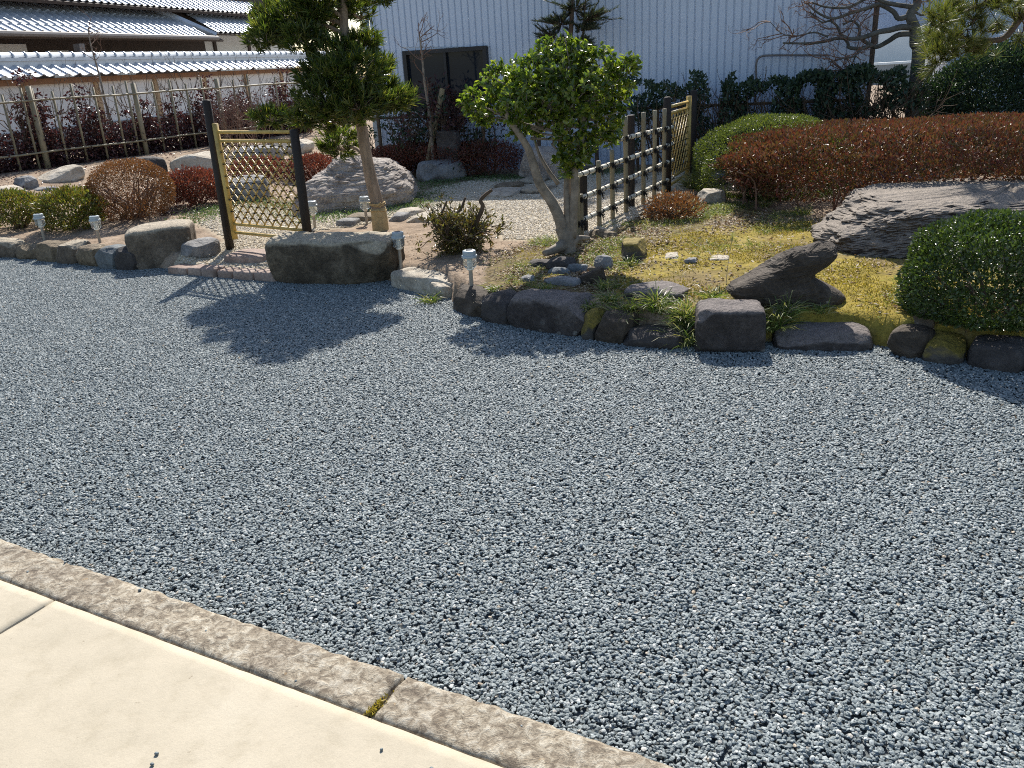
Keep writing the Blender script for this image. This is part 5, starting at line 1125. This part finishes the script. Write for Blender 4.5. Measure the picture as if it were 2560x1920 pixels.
# --- 6. dark evergreen hedge before the grey building, three plants wide
for k, (px0, px1, yt, mat, lb) in enumerate(((1360, 1580, 165, 'l_dark', 'sparse dark twiggy hedge shrub by the lattice gate before the grey wall'), (1560, 1790, 168, 'l_dark', 'dark evergreen hedge shrub before the grey wall, left of the bent conduit'), (1760, 2000, 150, 'l_dark', 'dense dark evergreen hedge shrub before the gap between the buildings'))):
    s0 = onplane(c(0, px0, 220), g0 + gN * 0.62, gN); s1 = onplane(c(0, px1, 220), g0 + gN * 0.62, gN); mid = (s0 + s1) / 2; top = onplane(c(0, (px0 + px1) / 2, yt), g0 + gN * 0.62, gN)[2]
    o = thing('evergreen_hedge', mid * [1, 1, 0] + UZ * 0.15, lb, 'hedge', None); w = np.linalg.norm(s1 - s0); rg = np.random.default_rng(60 + k); mb = MB(); parts = []
    n = (5200, 6000, 6500)[k]
    a = rg.uniform(-0.5, 0.5, n); z = 0.15 + (top - 0.12) * (1 - rg.uniform(0, 1, n) ** 1.6 * (0.75 if k else 0.95)); b_ = rg.normal(0, 0.12, n)
    gapn = np.array([noise.noise(Vector((a[i] * w * 3.5, z[i] * 3.5, k * 9.0))) for i in range(n)]); edge_ = np.array([noise.noise(Vector((a[i] * w * 4.0, 7.0 + k, 2.0))) for i in range(n)]); keep = (gapn > np.where(z < top * 0.62, 0.10, -0.12) + (0.1 if k == 0 else 0)) & (z < top * (1.0 + 0.10 * edge_))
    P = mid * [1, 1, 0] + np.outer(a * w, gU) + np.outer(b_, gN) + np.outer(z, UZ); P = P[keep]
    V, F = leaves(P, rg.normal(0, 0.7, P.shape) + [0, 0, 0.5], rg.normal(0, 1, P.shape) + gN, 0.055, 0.024, 0.15, oval=True); fo = mk('foliage', V, F, M[mat], o); fo['kind'] = 'stuff'
    for i in range(14):
        s_ = mid * [1, 1, 0] + gU * rg.uniform(-0.45, 0.45) * w + UZ * 0.1
        for j_ in range(3): twigs(mb, s_ + UZ * 0.1, np.array([rg.normal(0, 0.3), rg.normal(0, 0.2), 1.0]), 0.55, 0.010, 2, rg, 0.4, None, 0.1, 0.65, 3)
    mb.build('stems', M['bark_dark'], o, smooth=True)
# --- 7. big dark bush at the far right
db = at(c(0, 2160, 200), 9.6); clipped('dark_bush', 'large dark evergreen bush behind the red hedge under the pine bough', 'bush', (db[0] + 0.15, 9.5, 0.62), (1.05, 0.6, 0.80), 52000, (0.044, 0.020), 'l_dark', 47, pw=2.3, zmin=-0.7, thick=0.16, bumpy=0.2, stems=6)
# --- 9. shrubs on the left bed
rb_ = gp(c(5, 1080, 560)); bc = at(c(5, 1130, 270), rb_[1] + 0.38); clipped('russet_bush', 'round russet brown bush with twiggy lower half behind the tall block', 'bush', bc, (0.44, 0.42, 0.335), 21000, (0.021, 0.009), 'l_brown', 51, thick=0.12, bumpy=0.06, stems=40, up=0.2, smat='twig', zmin=-0.8)
for k, (x, y, rx, rz, mat, lb, n) in enumerate(((110, 430, 0.31, 0.20, 'l_azal', 'yellow green low shrub at the left frame end of the stone row', 5200), (600, 440, 0.33, 0.235, 'l_azal', 'green and bronze low shrub between the yellow green shrub and the russet bush', 6500))):
    p = gp(c(5, x, y + 190)); clipped('low_shrub', lb, 'shrub', at(c(5, x, y), p[1] + 0.2), (rx, 0.28, rz), n, (0.036, 0.014), mat, 55 + k, thick=0.2, bumpy=0.25, bs=4, stems=14, up=0.6, jit=0.6)
p = gp(c(5, -300, 640)); clipped('low_shrub', 'yellow green low shrub farthest left along the stone row', 'shrub', at(c(5, -320, 450), p[1] + 0.2), (0.33, 0.28, 0.22), 4200, (0.036, 0.014), 'l_azal', 59, thick=0.2, bumpy=0.25, bs=4, stems=10, up=0.6)
for k, (kk, x, y, yb_, rx, rz, n, lb) in enumerate(((5, 1680, 240, 420, 0.36, 0.22, 11000, 'crimson low shrub left of the lattice gate'), (12, 620, 830, 950, 0.42, 0.18, 8000, 'crimson low shrub seen through the lattice gate'), (12, 1120, 840, 960, 0.40, 0.22, 10000, 'crimson shrub between the gate and the mound boulder'),
        (2, 1180, 1400, 1520, 0.42, 0.20, 7500, 'crimson shrub right behind the mound boulder'), (2, 1330, 1330, 1420, 0.42, 0.15, 4500, 'crimson shrub around the foot of the bare sapling'), (2, 1990, 1370, 1500, 0.50, 0.22, 6500, 'dark crimson shrub between the grey boulder and the forked tree'), (2, 1700, 1320, 1400, 0.5, 0.14, 4500, 'dim crimson shrub below the window'))):
    p = gp(c(kk, x, yb_)); clipped('crimson_shrub', lb, 'shrub', at(c(kk, x, y), p[1] + 0.25), (rx, 0.32, rz), n, (0.028, 0.012), 'l_crim', 70 + k, thick=0.24, bumpy=0.25, bs=4, stems=12, up=0.6, smat='bark_dark', group='crimson shrubs around the path')
p = gp(c(7, 1960, 370)); clipped('small_rusty_shrub', 'small rusty orange shrub in dry grass by the bamboo fence', 'shrub', at(c(7, 2020, 250), p[1] + 0.15), (0.26, 0.2, 0.13), 2600, (0.026, 0.010), 'l_brown', 81, thick=0.3, bumpy=0.3, bs=4, stems=16, up=0.8)
# --- 10. purple-leaved hedge behind the trellis: one plant between every two posts
HG = 'purple hedge plants behind the trellis'
s_edges = np.linspace(sT[0] - 1.3, sT[-1] + 1.6, 9)
for k in range(8):
    s0, s1 = s_edges[k], s_edges[k + 1]; mid = t0 + tu * (s0 + s1) / 2 - tn * 0.28; zb = float(hgt(mid[0], mid[1])); rg = np.random.default_rng(100 + k)
    o = thing('purple_hedge', mid * [1, 1, 0] + UZ * zb, 'purple leaved hedge plant behind the bamboo trellis', 'hedge', HG)
    n = 5600; a = rg.uniform(s0 - 0.1, s1 + 0.1, n); z = rg.uniform(0, 1, n) ** 1.7 * 1.45; b_ = rg.normal(0, 0.13, n)
    col = np.array([noise.noise(Vector((a[i] * 2.1, 0.5, 3.0))) + 0.45 * noise.noise(Vector((a[i] * 5, z[i] * 5, 1.0))) for i in range(n)])
    keep = (z < 0.55) | (col > (z - 0.5) * 0.75 + 0.0)
    P = t0 * [1, 1, 0] + np.outer(a, tu) - np.outer(0.28 + b_, tn) + np.outer(zb + z, UZ); P = P[keep]
    V, F = leaves(P, rg.normal(0, 0.8, P.shape) + [0, 0, -0.1], rg.normal(0, 1, P.shape) + tn, 0.062, 0.03, 0.15, oval=True); fo = mk('foliage', V, F, M['l_purp'], o); fo['kind'] = 'stuff'
    mb = MB()
    for i in range(5):
        st = t0 * [1, 1, 0] + tu * rg.uniform(s0, s1) - tn * 0.28 + UZ * zb
        twigs(mb, st, np.array([0, 0, 1.0]), 0.75, 0.012, 2, rg, 0.3, None, 0.15, 0.75, 3)
    mb.build('stems', M['bark_dark'], o, smooth=True)
# twiggy bare shrub behind the gate top
p = gp(c(12, 420, 640)); o = thing('twiggy_shrub', p, 'reddish twiggy shrub rising behind the top of the lattice gate', 'shrub'); mb = MB(); rg = np.random.default_rng(9); tips = []
for i in range(26): twigs(mb, p + [rg.normal(0, 0.25), rg.normal(0, 0.1), 0.0], np.array([rg.normal(0, 0.35), rg.normal(0, 0.2), 1.0]), 0.55, 0.008, 3, rg, 0.3, tips, 0.08, 0.62, 3)
mb.build('stems', M['twig'], o); tp_ = np.array([t_[0] for t_ in tips]); V, F = leaves(tp_, rg.normal(0, 1, tp_.shape), rg.normal(0, 1, tp_.shape), 0.035, 0.016); fo = mk('foliage', V, F, M['l_purp'], o); fo['kind'] = 'stuff'
# --- 11. bare saplings
def sapling(label, k, pts_, Y0, r0, seed, n, smat):
    b_ = gp(c(k, *pts_[0])); o = thing('bare_sapling', b_, label, 'tree'); mb = MB(); rg = np.random.default_rng(seed); Yd = b_[1]
    P_s = limb(mb, [b_ - UZ * 0.05] + [at(c(k, x, y), Yd) for x, y in pts_[1:]], r0, r0 * 0.35, 7)
    mb.build('trunk', M[smat], o, smooth=True); mb = MB()
    for i in range(n):
        j_ = rg.integers(len(P_s) // 3, len(P_s)); twigs(mb, P_s[j_], np.array([rg.normal(0, 1), rg.normal(0, 0.6), 0.6]), rg.uniform(0.12, 0.26), 0.006, 3, rg, 0.5, None, 0.05, 0.62, 2)
    mb.build('twigs', M['twig'], o)
sapling('slender bare sapling tied to a stake before the dark window', 2, [(1530, 1370), (1500, 1010), (1455, 700), (1435, 480), (1410, 290)], 0, 0.022, 12, 16, 'bark_cam')
sapling('thin bare sapling in front of the trellis and white wall', 1, [(990, 1345), (960, 1120), (915, 900), (850, 620), (785, 390), (760, 240)], 0, 0.024, 14, 15, 'bark_cam')
# --- 12. loose shrubs against the grey building
for k, (x, yb_, lb) in enumerate(((1190, 1300, 'loose dark shrub near the building corner'), (1440, 1320, 'loose dark shrub below the left half of the window'), (1640, 1300, 'dark shrub in front of the window by the standing stone'), (1830, 1290, 'loose dark shrub right of the standing stone'))):
    s0 = onplane(c(2, x, 1150), g0 + gN * (0.42 + 0.06 * k), gN); b_ = s0 * [1, 1, 0] + UZ * 0.18; o = thing('wall_shrub', b_, lb, 'shrub'); rg = np.random.default_rng(130 + k); mb = MB(); tips = []
    for i in range((5, 9, 12, 6)[k]): twigs(mb, b_ + [rg.normal(0, 0.2), 0, 0], np.array([rg.normal(0, 0.25), rg.normal(0, 0.1), 1.0]), (0.42, 0.52, 0.56, 0.45)[k], 0.011, 3, rg, 0.35, tips, 0.1, 0.66, 3)
    mb.build('stems', M['bark_dark'], o, smooth=True); tp_ = np.repeat(np.array([t_[0] for t_ in tips]), (2, 3, 4, 2)[k], 0)
    V, F = leaves(tp_ + rg.normal(0, 0.03, tp_.shape), rg.normal(0, 0.8, tp_.shape) + [0, 0, 0.3], rg.normal(0, 1, tp_.shape), 0.06, 0.024, 0.15, oval=True); fo = mk('foliage', V, F, M['l_purp' if k == 2 else 'l_dark'], o); fo['kind'] = 'stuff'
# --- 14. feathery conifer above the forked tree
cfb = gp(c(0, 1235, 372)); CFY = cfb[1] + 0.35; o = thing('feathery_conifer', np.array([cfb[0], CFY, cfb[2]]), 'feathery grey green conifer top before the grey building', 'tree'); mb = MB(); rg = np.random.default_rng(77)
tp = [np.array([cfb[0], CFY, cfb[2] - 0.1]), at(c(3, 420, 1200), CFY), at(c(3, 460, 600), CFY), at(c(3, 510, 250), CFY), at(c(3, 520, 0), CFY), at(c(3, 530, -350), CFY)]
P_s = limb(mb, tp, 0.045, 0.015, 8); limb(mb, [at(c(3, 470, 500), CFY), at(c(3, 600, 350), CFY), at(c(3, 625, 120), CFY), at(c(3, 640, -60), CFY)], 0.018, 0.008, 6)
mb.build('trunk', M['bark_dark'], o, smooth=True); mb = MB(); C = []; D = []
for x, y, rx, rz in ((560, 60, 0.30, 0.16), (720, 130, 0.17, 0.10), (380, 190, 0.20, 0.14), (300, 320, 0.14, 0.10), (640, 230, 0.14, 0.09), (450, 380, 0.12, 0.06), (620, 370, 0.12, 0.06), (540, -150, 0.33, 0.2), (480, -350, 0.25, 0.2)):
    pc_ = at(c(3, x, y), CFY + rg.normal(0, 0.1)); j_ = int(np.argmin(np.abs(P_s[:, 2] - pc_[2] + 0.1)))
    for i in range(40):
        e = pc_ + rg.normal(0, 0.5, 3) * [rx, rx, rz]; s_ = P_s[j_] * 0.35 + pc_ * 0.65; mb.tube([s_, (s_ + e) / 2 - UZ * 0.01, e], [0.004, 0.003, 0.0015], 3, cap=False); d = unit(e - s_ + [0, 0, 0.06])
        for q_ in np.linspace(0.35, 1.05, 16):
            for _ in range(3): C.append(s_ + (e - s_) * q_); D.append(d + rg.normal(0, 0.28, 3))
mb.build('branches', M['bark_dark'], o); V, F = needles(np.array(C), np.array(D), 0.055 * rg.uniform(0.6, 1.2, len(C)), 0.0065); fo = mk('crown', V, F, M['l_conif'], o); fo['kind'] = 'stuff'
# --- 8. pine bough at the top right; the trunk stands outside the frame
PNY = 6.6; ptr = np.array([5.35, 7.0, float(hgt(5.35, 7.0))]); o = thing('pine_tree', ptr, 'pine with long needled bough reaching in over the red hedge', 'tree'); mb = MB(); rg = np.random.default_rng(15)
limb(mb, [ptr - UZ * 0.1, ptr + [0.1, 0, 0.8], ptr + [-0.05, 0, 1.7], ptr + [0.1, 0.1, 2.6], ptr + [0.0, 0, 3.4]], 0.11, 0.05, 10); mb.build('trunk', M['bark_dark'], o, smooth=True); mb = MB()
n4 = lambda x, y, o_=0.0: at(c(4, x, y), PNY + o_)
limbs = [limb(mb, [ptr + [0, 0, 2.0], n4(2330, 60), n4(2190, 150), n4(2050, 320), n4(1900, 350), n4(1720, 330), n4(1600, 280)], 0.035, 0.010, 8), limb(mb, [ptr + [0, 0, 2.3], n4(2300, -120), n4(2000, -20), n4(1800, 60), n4(1640, 120)], 0.03, 0.008, 8), limb(mb, [n4(1800, 340), n4(1650, 420), n4(1500, 420)], 0.012, 0.006, 6), limb(mb, [n4(1700, 330), n4(1560, 260), n4(1430, 180)], 0.012, 0.005, 6)]
C = []; D = []
for x, y, s_ in [(1400, 190, 0.1), (1480, 120, 0.1), (1560, 160, 0.12), (1680, 60, 0.12), (1800, 40, 0.12), (1900, 60, 0.12), (1380, 320, 0.1), (1480, 300, 0.12), (1580, 330, 0.12), (1450, 420, 0.1), (1550, 440, 0.12), (1660, 400, 0.12), (1720, 250, 0.12), (1780, 180, 0.12), (1850, 280, 0.12), (1900, 410, 0.1), (1760, 440, 0.1), (1500, 500, 0.09), (1420, 500, 0.08), (2160, 120, 0.12), (2200, 280, 0.08), (2080, -20, 0.12), (1960, -60, 0.12), (1700, -60, 0.12), (2300, 60, 0.15), (1600, 40, 0.1)]:
    p = n4(x, y, rg.normal(0, 0.12)); allp = np.concatenate(limbs); a = allp[np.argmin(np.linalg.norm(allp - p, axis=1))]; mb.tube([a, (a + p) / 2 + rg.normal(0, 0.01, 3), p], [0.006, 0.005, 0.003], 5)
    for i in range(6):
        pp = p + rg.normal(0, s_ * 0.45, 3); d = unit(pp - a + [0, 0, 0.12]); mb.tube([p, pp], [0.003, 0.0025], 4, cap=False)
        for _ in range(60): C.append(pp - d * rg.uniform(0, 0.04)); D.append(d * 1.0 + rg.normal(0, 0.42, 3))
mb.build('branches', M['bark_dark'], o, smooth=True); V, F = needles(np.array(C), np.array(D), 0.125 * rg.uniform(0.7, 1.15, len(C)), 0.0036); fo = mk('crown', V, F, M['l_pine'], o); fo['kind'] = 'stuff'
# bare plum with contorted limbs
BY_ = 9.4; b4 = lambda x, y, o_=0.0: at(c(4, x, y), BY_ + o_); bb_ = b4(1290, 480); pl_b = np.array([bb_[0], BY_, float(hgt(bb_[0], BY_))])
o = thing('bare_plum_tree', pl_b, 'leafless old tree with contorted lichen grey limbs before the building gap', 'tree'); mb = MB(); rg = np.random.default_rng(19); LS = []
LS.append(limb(mb, [pl_b - UZ * 0.1, b4(1300, 500), b4(1275, 380), b4(1270, 250), b4(1230, 130), b4(1290, 20), b4(1260, -150), b4(1220, -350)], 0.075, 0.03, 9))
for pts_, r_ in (([(1270, 240), (1150, 235), (1050, 260), (960, 275), (860, 310), (790, 330), (720, 335), (600, 330), (480, 360), (330, 375), (130, 372)], 0.034), ([(1260, 290), (1130, 300), (1040, 355), (940, 405), (870, 380), (800, 330), (790, 260), (780, 220), (720, 180), (650, 215)], 0.030), ([(1240, 130), (1130, 160), (1080, 100), (960, 40), (860, 70), (720, 110), (560, 160), (430, 110), (330, 20)], 0.030),
                 ([(1250, 60), (1100, 40), (980, 10), (900, -40), (700, 60), (500, 60), (380, 20)], 0.026), ([(900, 390), (800, 420), (700, 410), (690, 370), (620, 280), (600, 230), (540, 180), (460, 190), (360, 100)], 0.022), ([(870, 395), (790, 440), (740, 490), (620, 510), (520, 540)], 0.014), ([(520, 320), (400, 280), (250, 310), (120, 290), (20, 190)], 0.010), ([(1260, 100), (1330, 130), (1380, 100), (1400, -20)], 0.014), ([(760, 480), (710, 580), (660, 620), (580, 600)], 0.009)):
    oy = rg.normal(0, 0.15); LS.append(limb(mb, [b4(x, y, oy * min(1, i / 3)) for i, (x, y) in enumerate(pts_)], r_, r_ * 0.3, 7, 4))
mb.build('trunk', M['bark_plum'], o, smooth=True); mb = MB()
for P_s in LS[1:]:
    for i in range(10):
        j_ = rg.integers(len(P_s) // 3, len(P_s)); twigs(mb, P_s[j_], np.array([rg.normal(-0.5, 0.7), rg.normal(0, 0.5), rg.normal(0.25, 0.5)]), rg.uniform(0.14, 0.28), 0.006, 3, rg, 0.6, None, 0.04, 0.66, 2)
mb.build('twigs', M['twig'], o)
pp = at(c(4, 905, 400), 10.3); pz = float(hgt(pp[0], pp[1])); tt_ = at(c(4, 935, 60), 10.3); mk('support_pole', *tube([np.array([pp[0] - 0.02, 10.3, pz - 0.05]), np.array([tt_[0], 10.3, tt_[2]]), np.array([tt_[0] + 0.02, 10.3, tt_[2] + 0.4])], 0.038, 10), M['bark_dark'], origin=np.array([pp[0], 10.3, pz]), label='dark upright pole propping the leafless old tree', cat='pole')

# ================================================================== GROUND PLANTS AND LITTER
def blades(base, n, L_, W_, spread, rg, lean=(0, 0, 0)):
    out = []; D = nrm(rg.normal(0, 1, (n, 3)) * [spread, spread, 0] + [0, 0, 1] + np.asarray(lean)); S = nrm(np.cross(D, rg.normal(0, 1, (n, 3)))) * W_ / 2; l = L_ * rg.uniform(0.5, 1.15, (n, 1)); b = np.asarray(base) + rg.normal(0, 1, (n, 3)) * [0.02, 0.02, 0]
    hz = D * [1, 1, 0]; p1 = b + D * l * 0.45; p2 = p1 + nrm(D + hz * 1.2 - [0, 0, 0.25]) * l * 0.35; p3 = p2 + nrm(D + hz * 2.5 - [0, 0, 1.0]) * l * 0.28
    V = np.stack([b - S, b + S, p1 - S, p1 + S, p2 - S * 0.7, p2 + S * 0.7, p3, p3 + S * 0.1], 1).reshape(-1, 3); k = np.arange(n)[:, None] * 8
    return V, np.concatenate([k + [0, 1, 3, 2], k + [2, 3, 5, 4], k + [4, 5, 7, 6]], 0)
rg = np.random.default_rng(33)
GT = [(8, 40, 1090, 90, 0.15, 'grass', 'arching grass tuft at the left side of the square dark block'), (8, 30, 930, 80, 0.13, 'grass', 'arching grass tuft behind the square dark block, left side'), (8, 620, 1000, 90, 0.14, 'grass', 'arching grass tuft at the right side of the square dark block'), (8, 700, 900, 60, 0.11, 'grass', 'small grass tuft between the square block and the animal stone'),
      (8, 450, 790, 60, 0.10, 'grass', 'grass tuft at the tail of the animal shaped stone'), (8, 200, 800, 60, 0.10, 'grass', 'grass tuft below the dry plume stalk'), (7, 1580, 1260, 110, 0.13, 'grass', 'grass tuft hanging over the squat rusty border stone'), (7, 1650, 1160, 70, 0.10, 'grass', 'grass tuft behind the squat rusty border stone'), (7, 1870, 1120, 110, 0.13, 'grass', 'grass tuft right in front of the flat purple slab'),
      (7, 1470, 1060, 70, 0.09, 'grass', 'grass tuft at the left end of the flat purple slab'), (7, 2120, 1250, 100, 0.14, 'grass', 'grass tuft above the low mossy border stone'), (7, 1290, 1130, 90, 0.07, 'grass', 'short green tuft over the moss capped border stone'), (7, 1640, 740, 30, 0.08, 'grass', 'thin grass tuft before the golden mossy stone'), (7, 900, 960, 60, 0.06, 'grass', 'short grass tuft behind the long dark border stone'), (7, 470, 950, 40, 0.05, 'grass', 'short grass tuft behind the rounded olive stone'),
      (7, 1420, 940, 50, 0.07, 'grass', 'thin grass tuft between the pointed stone and the purple slab'), (6, 1790, 1235, 40, 0.09, 'grass', 'weedy grass sprout in the grey gravel by the pale stones'), (3, 1560, 1620, 120, 0.16, 'pale', 'pale straw coloured grass clump by the far lattice gate'), (8, 60, 75, 60, 0.14, 'pale', 'pale drooping grass clump beside the pale topped stone'), (8, 540, 200, 30, 0.1, 'grass', 'dim grass sprout under the red hedge'), (8, 800, 250, 40, 0.1, 'grass', 'dim grass tuft in the shade below the hedge stems'), (8, 900, 880, 25, 0.07, 'grass', 'tiny grass sprout under the raised head of the animal stone')]
for k, x, y, n, ln, kind, lb in GT:
    p = gp(c(k, x, y)) if not (k == 6) else G(c(k, x, y), 0.0)
    V, F = blades(p - UZ * 0.01, int(n * 1.5), ln * 1.45, 0.0058, 0.75, rg); mk('grass_tuft', V, F, M['l_' + kind], origin=p, label=lb, cat='grass')
# dry plume stalk
p = gp(c(8, 290, 790)); tpp = at(c(8, 340, 385), p[1]); o = thing('plume_stalk', p, 'single dry grass stalk with a feathery plume', 'grass')
ps_ = spline([p, at(c(8, 305, 600), p[1]), at(c(8, 328, 450), p[1]), tpp], 5); mk('stalk', *tube(ps_, np.linspace(0.0022, 0.0012, len(ps_)), 5), M['rope'], o)
V, F = needles(np.tile(ps_[-4], (40, 1)) + rg.normal(0, 0.003, (40, 3)), rg.normal(0, 0.22, (40, 3)) + [0.12, 0, 1], 0.05, 0.002); fo = mk('plume', V, F, M['l_pale'], o); fo['kind'] = 'stuff'
# scatters over the garden ground
IX = lambda x, y: (int(np.clip(np.searchsorted(gx, x), 0, nx - 1)), int(np.clip(np.searchsorted(gy, y), 0, ny - 1)))
def scatter(n, x0, x1, y0, y1, wfun, seed):
    rg = np.random.default_rng(seed); x = rg.uniform(x0, x1, n); y = rg.uniform(y0, y1, n)
    ix = np.clip(np.searchsorted(gx, x) - 1, 0, nx - 2); iy = np.clip(np.searchsorted(gy, y) - 1, 0, ny - 2)
    fx = (x - gx[ix]) / (gx[ix + 1] - gx[ix]); fy = (y - gy[iy]) / (gy[iy + 1] - gy[iy])
    z = Z[iy, ix] * (1 - fx) * (1 - fy) + Z[iy, ix + 1] * fx * (1 - fy) + Z[iy + 1, ix] * (1 - fx) * fy + Z[iy + 1, ix + 1] * fx * fy
    w = wfun(ix, iy, x, y); k = (rg.random(n) < w) & (z > 0.05); return np.stack([x, y, z], 1)[k], rg
nzf = lambda x, y, s, o: np.array([noise.noise(Vector((x[i] * s, y[i] * s, o))) for i in range(len(x))])
P, rg = scatter(150000, 0.0, 3.6, 3.6, 7.4, lambda ix, iy, x, y: np.clip(wm[iy, ix] + 0.25 * ws[iy, ix], 0, 1) * np.clip(0.5 + 1.9 * nzf(x, y, 2.6, 1.0), 0.02, 1), 1)
n = len(P); V, F = leaves(P - [0, 0, 0.002], rg.normal(0, 0.6, P.shape) + [0, 0, 1], rg.normal(0, 1, P.shape), 0.014 * rg.uniform(0.5, 1.3, n), 0.006)
mk('moss_carpet', V, F, M['l_moss'], label='golden green moss carpeting the bed round the animal stone', cat='moss', kind='stuff')
P, rg = scatter(95000, -0.6, 3.4, 3.7, 8.2, lambda ix, iy, x, y: np.clip(ws[iy, ix] * 1.0 + wm[iy, ix] * 0.16 + 0.03, 0, 1) * (1 - wp[iy, ix]) * np.clip(0.5 + 1.6 * nzf(x, y, 2.5, 4.0), 0, 1), 2)
n = len(P); V1 = leaves(P + [0, 0, 0.004], rg.normal(0, 1, P.shape) * [1, 1, 0.25], rg.normal(0, 0.35, P.shape) + [0, 0, 1], 0.033 * rg.uniform(0.4, 1.3, n), 0.014 * rg.uniform(0.5, 1.2, n))
mk('leaf_litter', *V1, M['l_litter'], label='dry fallen leaves and chips around the forked tree and moss', cat='leaf litter', kind='stuff')
P, rg = scatter(5500, -0.3, 3.2, 3.9, 8.0, lambda ix, iy, x, y: np.clip(ws[iy, ix] * 0.8 + wm[iy, ix] * 0.2, 0, 1), 3)
V, F = needles(P + [0, 0, 0.006], rg.normal(0, 1, P.shape) * [1, 1, 0.12], 0.09 * rg.uniform(0.3, 1.2, len(P)), 0.0028); mk('dry_straw', V, F, M['l_pale'], label='dry straw stalks strewn over the moss bed', cat='straw', kind='stuff')
P, rg = scatter(60000, -0.6, 3.2, 3.8, 7.5, lambda ix, iy, x, y: np.clip(ws[iy, ix] + wm[iy, ix] * 0.35, 0, 1) * np.clip(-0.05 + 1.7 * nzf(x, y, 2.0, 9.0), 0, 1), 4)
V, F = join([blades(p, 4, 0.045, 0.003, 0.7, rg) for p in P[:6000]]); mk('short_grass', V, F, M['l_grass'], label='short thin grass growing through moss and litter', cat='grass', kind='stuff')
P, rg = scatter(5000, -2.0, 0.6, 5.0, 7.4, lambda ix, iy, x, y: (1 - wp[iy, ix]) * (1 - wm[iy, ix]) * np.clip(0.3 + 1.2 * nzf(x, y, 2.2, 14.0), 0, 1) * 0.75, 5)
V, F = leaves(P + [0, 0, 0.003], rg.normal(0, 1, P.shape) * [1, 1, 0.3], rg.normal(0, 0.4, P.shape) + [0, 0, 1], 0.022 * rg.uniform(0.3, 1.2, len(P)), 0.010); mk('leaf_crumbs', V, F, M['l_litter'], label='brown leaf crumbs on the sandy soil near the twisted shrub', cat='leaf litter', kind='stuff')
P, rg = scatter(9000, -8.0, -1.8, 9.0, 15.0, lambda ix, iy, x, y: (1 - wp[iy, ix]) * np.clip(0.5 + 1.2 * nzf(x, y, 1.5, 3.0), 0, 1), 8)
V, F = leaves(P + [0, 0, 0.004], rg.normal(0, 1, P.shape) * [1, 1, 0.3], rg.normal(0, 0.4, P.shape) + [0, 0, 1], 0.045 * rg.uniform(0.4, 1.2, len(P)), 0.022); mk('fallen_leaves', V, F, M['l_purp'], label='fallen purple leaves on the bank below the hedge', cat='leaf litter', kind='stuff')
# low ground cover around the boulders
COV = [gp(c(0, x, y)) for x, y in ((415, 478), (455, 462), (470, 452), (650, 462), (700, 470), (760, 466), (890, 437), (905, 425), (930, 405), (950, 395), (1000, 388), (1060, 380), (1110, 377), (880, 445), (860, 452), (1150, 374), (1200, 370), (1260, 368), (1330, 362), (560, 436), (610, 448))]
rg = np.random.default_rng(6); parts = []
for p in COV:
    n = 520; xy = p[:2] + rg.normal(0, 1, (n, 2)) * [0.16, 0.16]; zz = hgt(xy[:, 0], xy[:, 1]); P = np.column_stack([xy, zz + rg.uniform(0.0, 0.035, n)])
    parts.append(leaves(P, rg.normal(0, 0.8, P.shape) + [0, 0, 0.6], rg.normal(0, 1, P.shape) + [0, 0, 1], 0.022, 0.011))
V, F = join(parts); mk('ground_cover', V, F, M['l_cover'], label='low green ground cover along the path edge by the boulders', cat='ground cover', kind='stuff')
# blue cord caught in the hedge
rp = [at(c(4, x, y), hy0 + 0.02) for x, y in ((980, 1500), (1010, 1545), (1090, 1550), (1180, 1540), (1240, 1525), (1310, 1510))]; mk('blue_cord', *tube(spline(rp, 4), 0.0035, 5), M['blue'], origin=rp[0], label='thin blue cord strung through the foot of the red hedge', cat='cord')
# stray chips on the kerb and patio, a few dry leaves on the gravel
rg = np.random.default_rng(91); parts_v = []; parts_f = []; off = 0
Pi, Fi = rock_shape(2, 3, 0.5, 4)
for k in range(24, 44):
    s_ = rg.uniform(-0.6, 2.6); q_ = abs(rg.normal(0, 0.12)) + 0.012 if k < 34 else rg.uniform(0.2, 1.2); r_ = rg.uniform(0.002, 0.0055) if k > 20 else rg.uniform(0.004, 0.009)
    p = kA + kU * s_ + kW * q_ + UZ * (r_ * 0.4); a_ = rg.uniform(0, 6.28); Q = Pi * [r_, r_ * 0.7, r_ * 0.55]; Q = np.column_stack([Q[:, 0] * math.cos(a_) - Q[:, 1] * math.sin(a_), Q[:, 0] * math.sin(a_) + Q[:, 1] * math.cos(a_), Q[:, 2]]) + p
    parts_v.append(Q); parts_f.append(Fi + off); off += len(Q)
mk('stray_chips', np.concatenate(parts_v), np.concatenate(parts_f), M['gravel'], label='stray grey stone chips lying on the kerb and patio', cat='stone chips', kind='stuff')
n = 90; x = rg.uniform(-3.2, 2.4, n); y = rg.uniform(1.8, 6.8, n); k_ = y < yb(x) - 0.1; P = np.column_stack([x, y, np.full(n, 0.012)])[k_]
V, F = leaves(P, rg.normal(0, 1, P.shape) * [1, 1, 0.2], rg.normal(0, 0.4, P.shape) + [0, 0, 1], 0.024 * rg.uniform(0.4, 1.2, len(P)), 0.010); mk('dry_leaves', V, F, M['l_litter'], label='few small dry leaves scattered on the grey gravel', cat='leaf litter', kind='stuff')
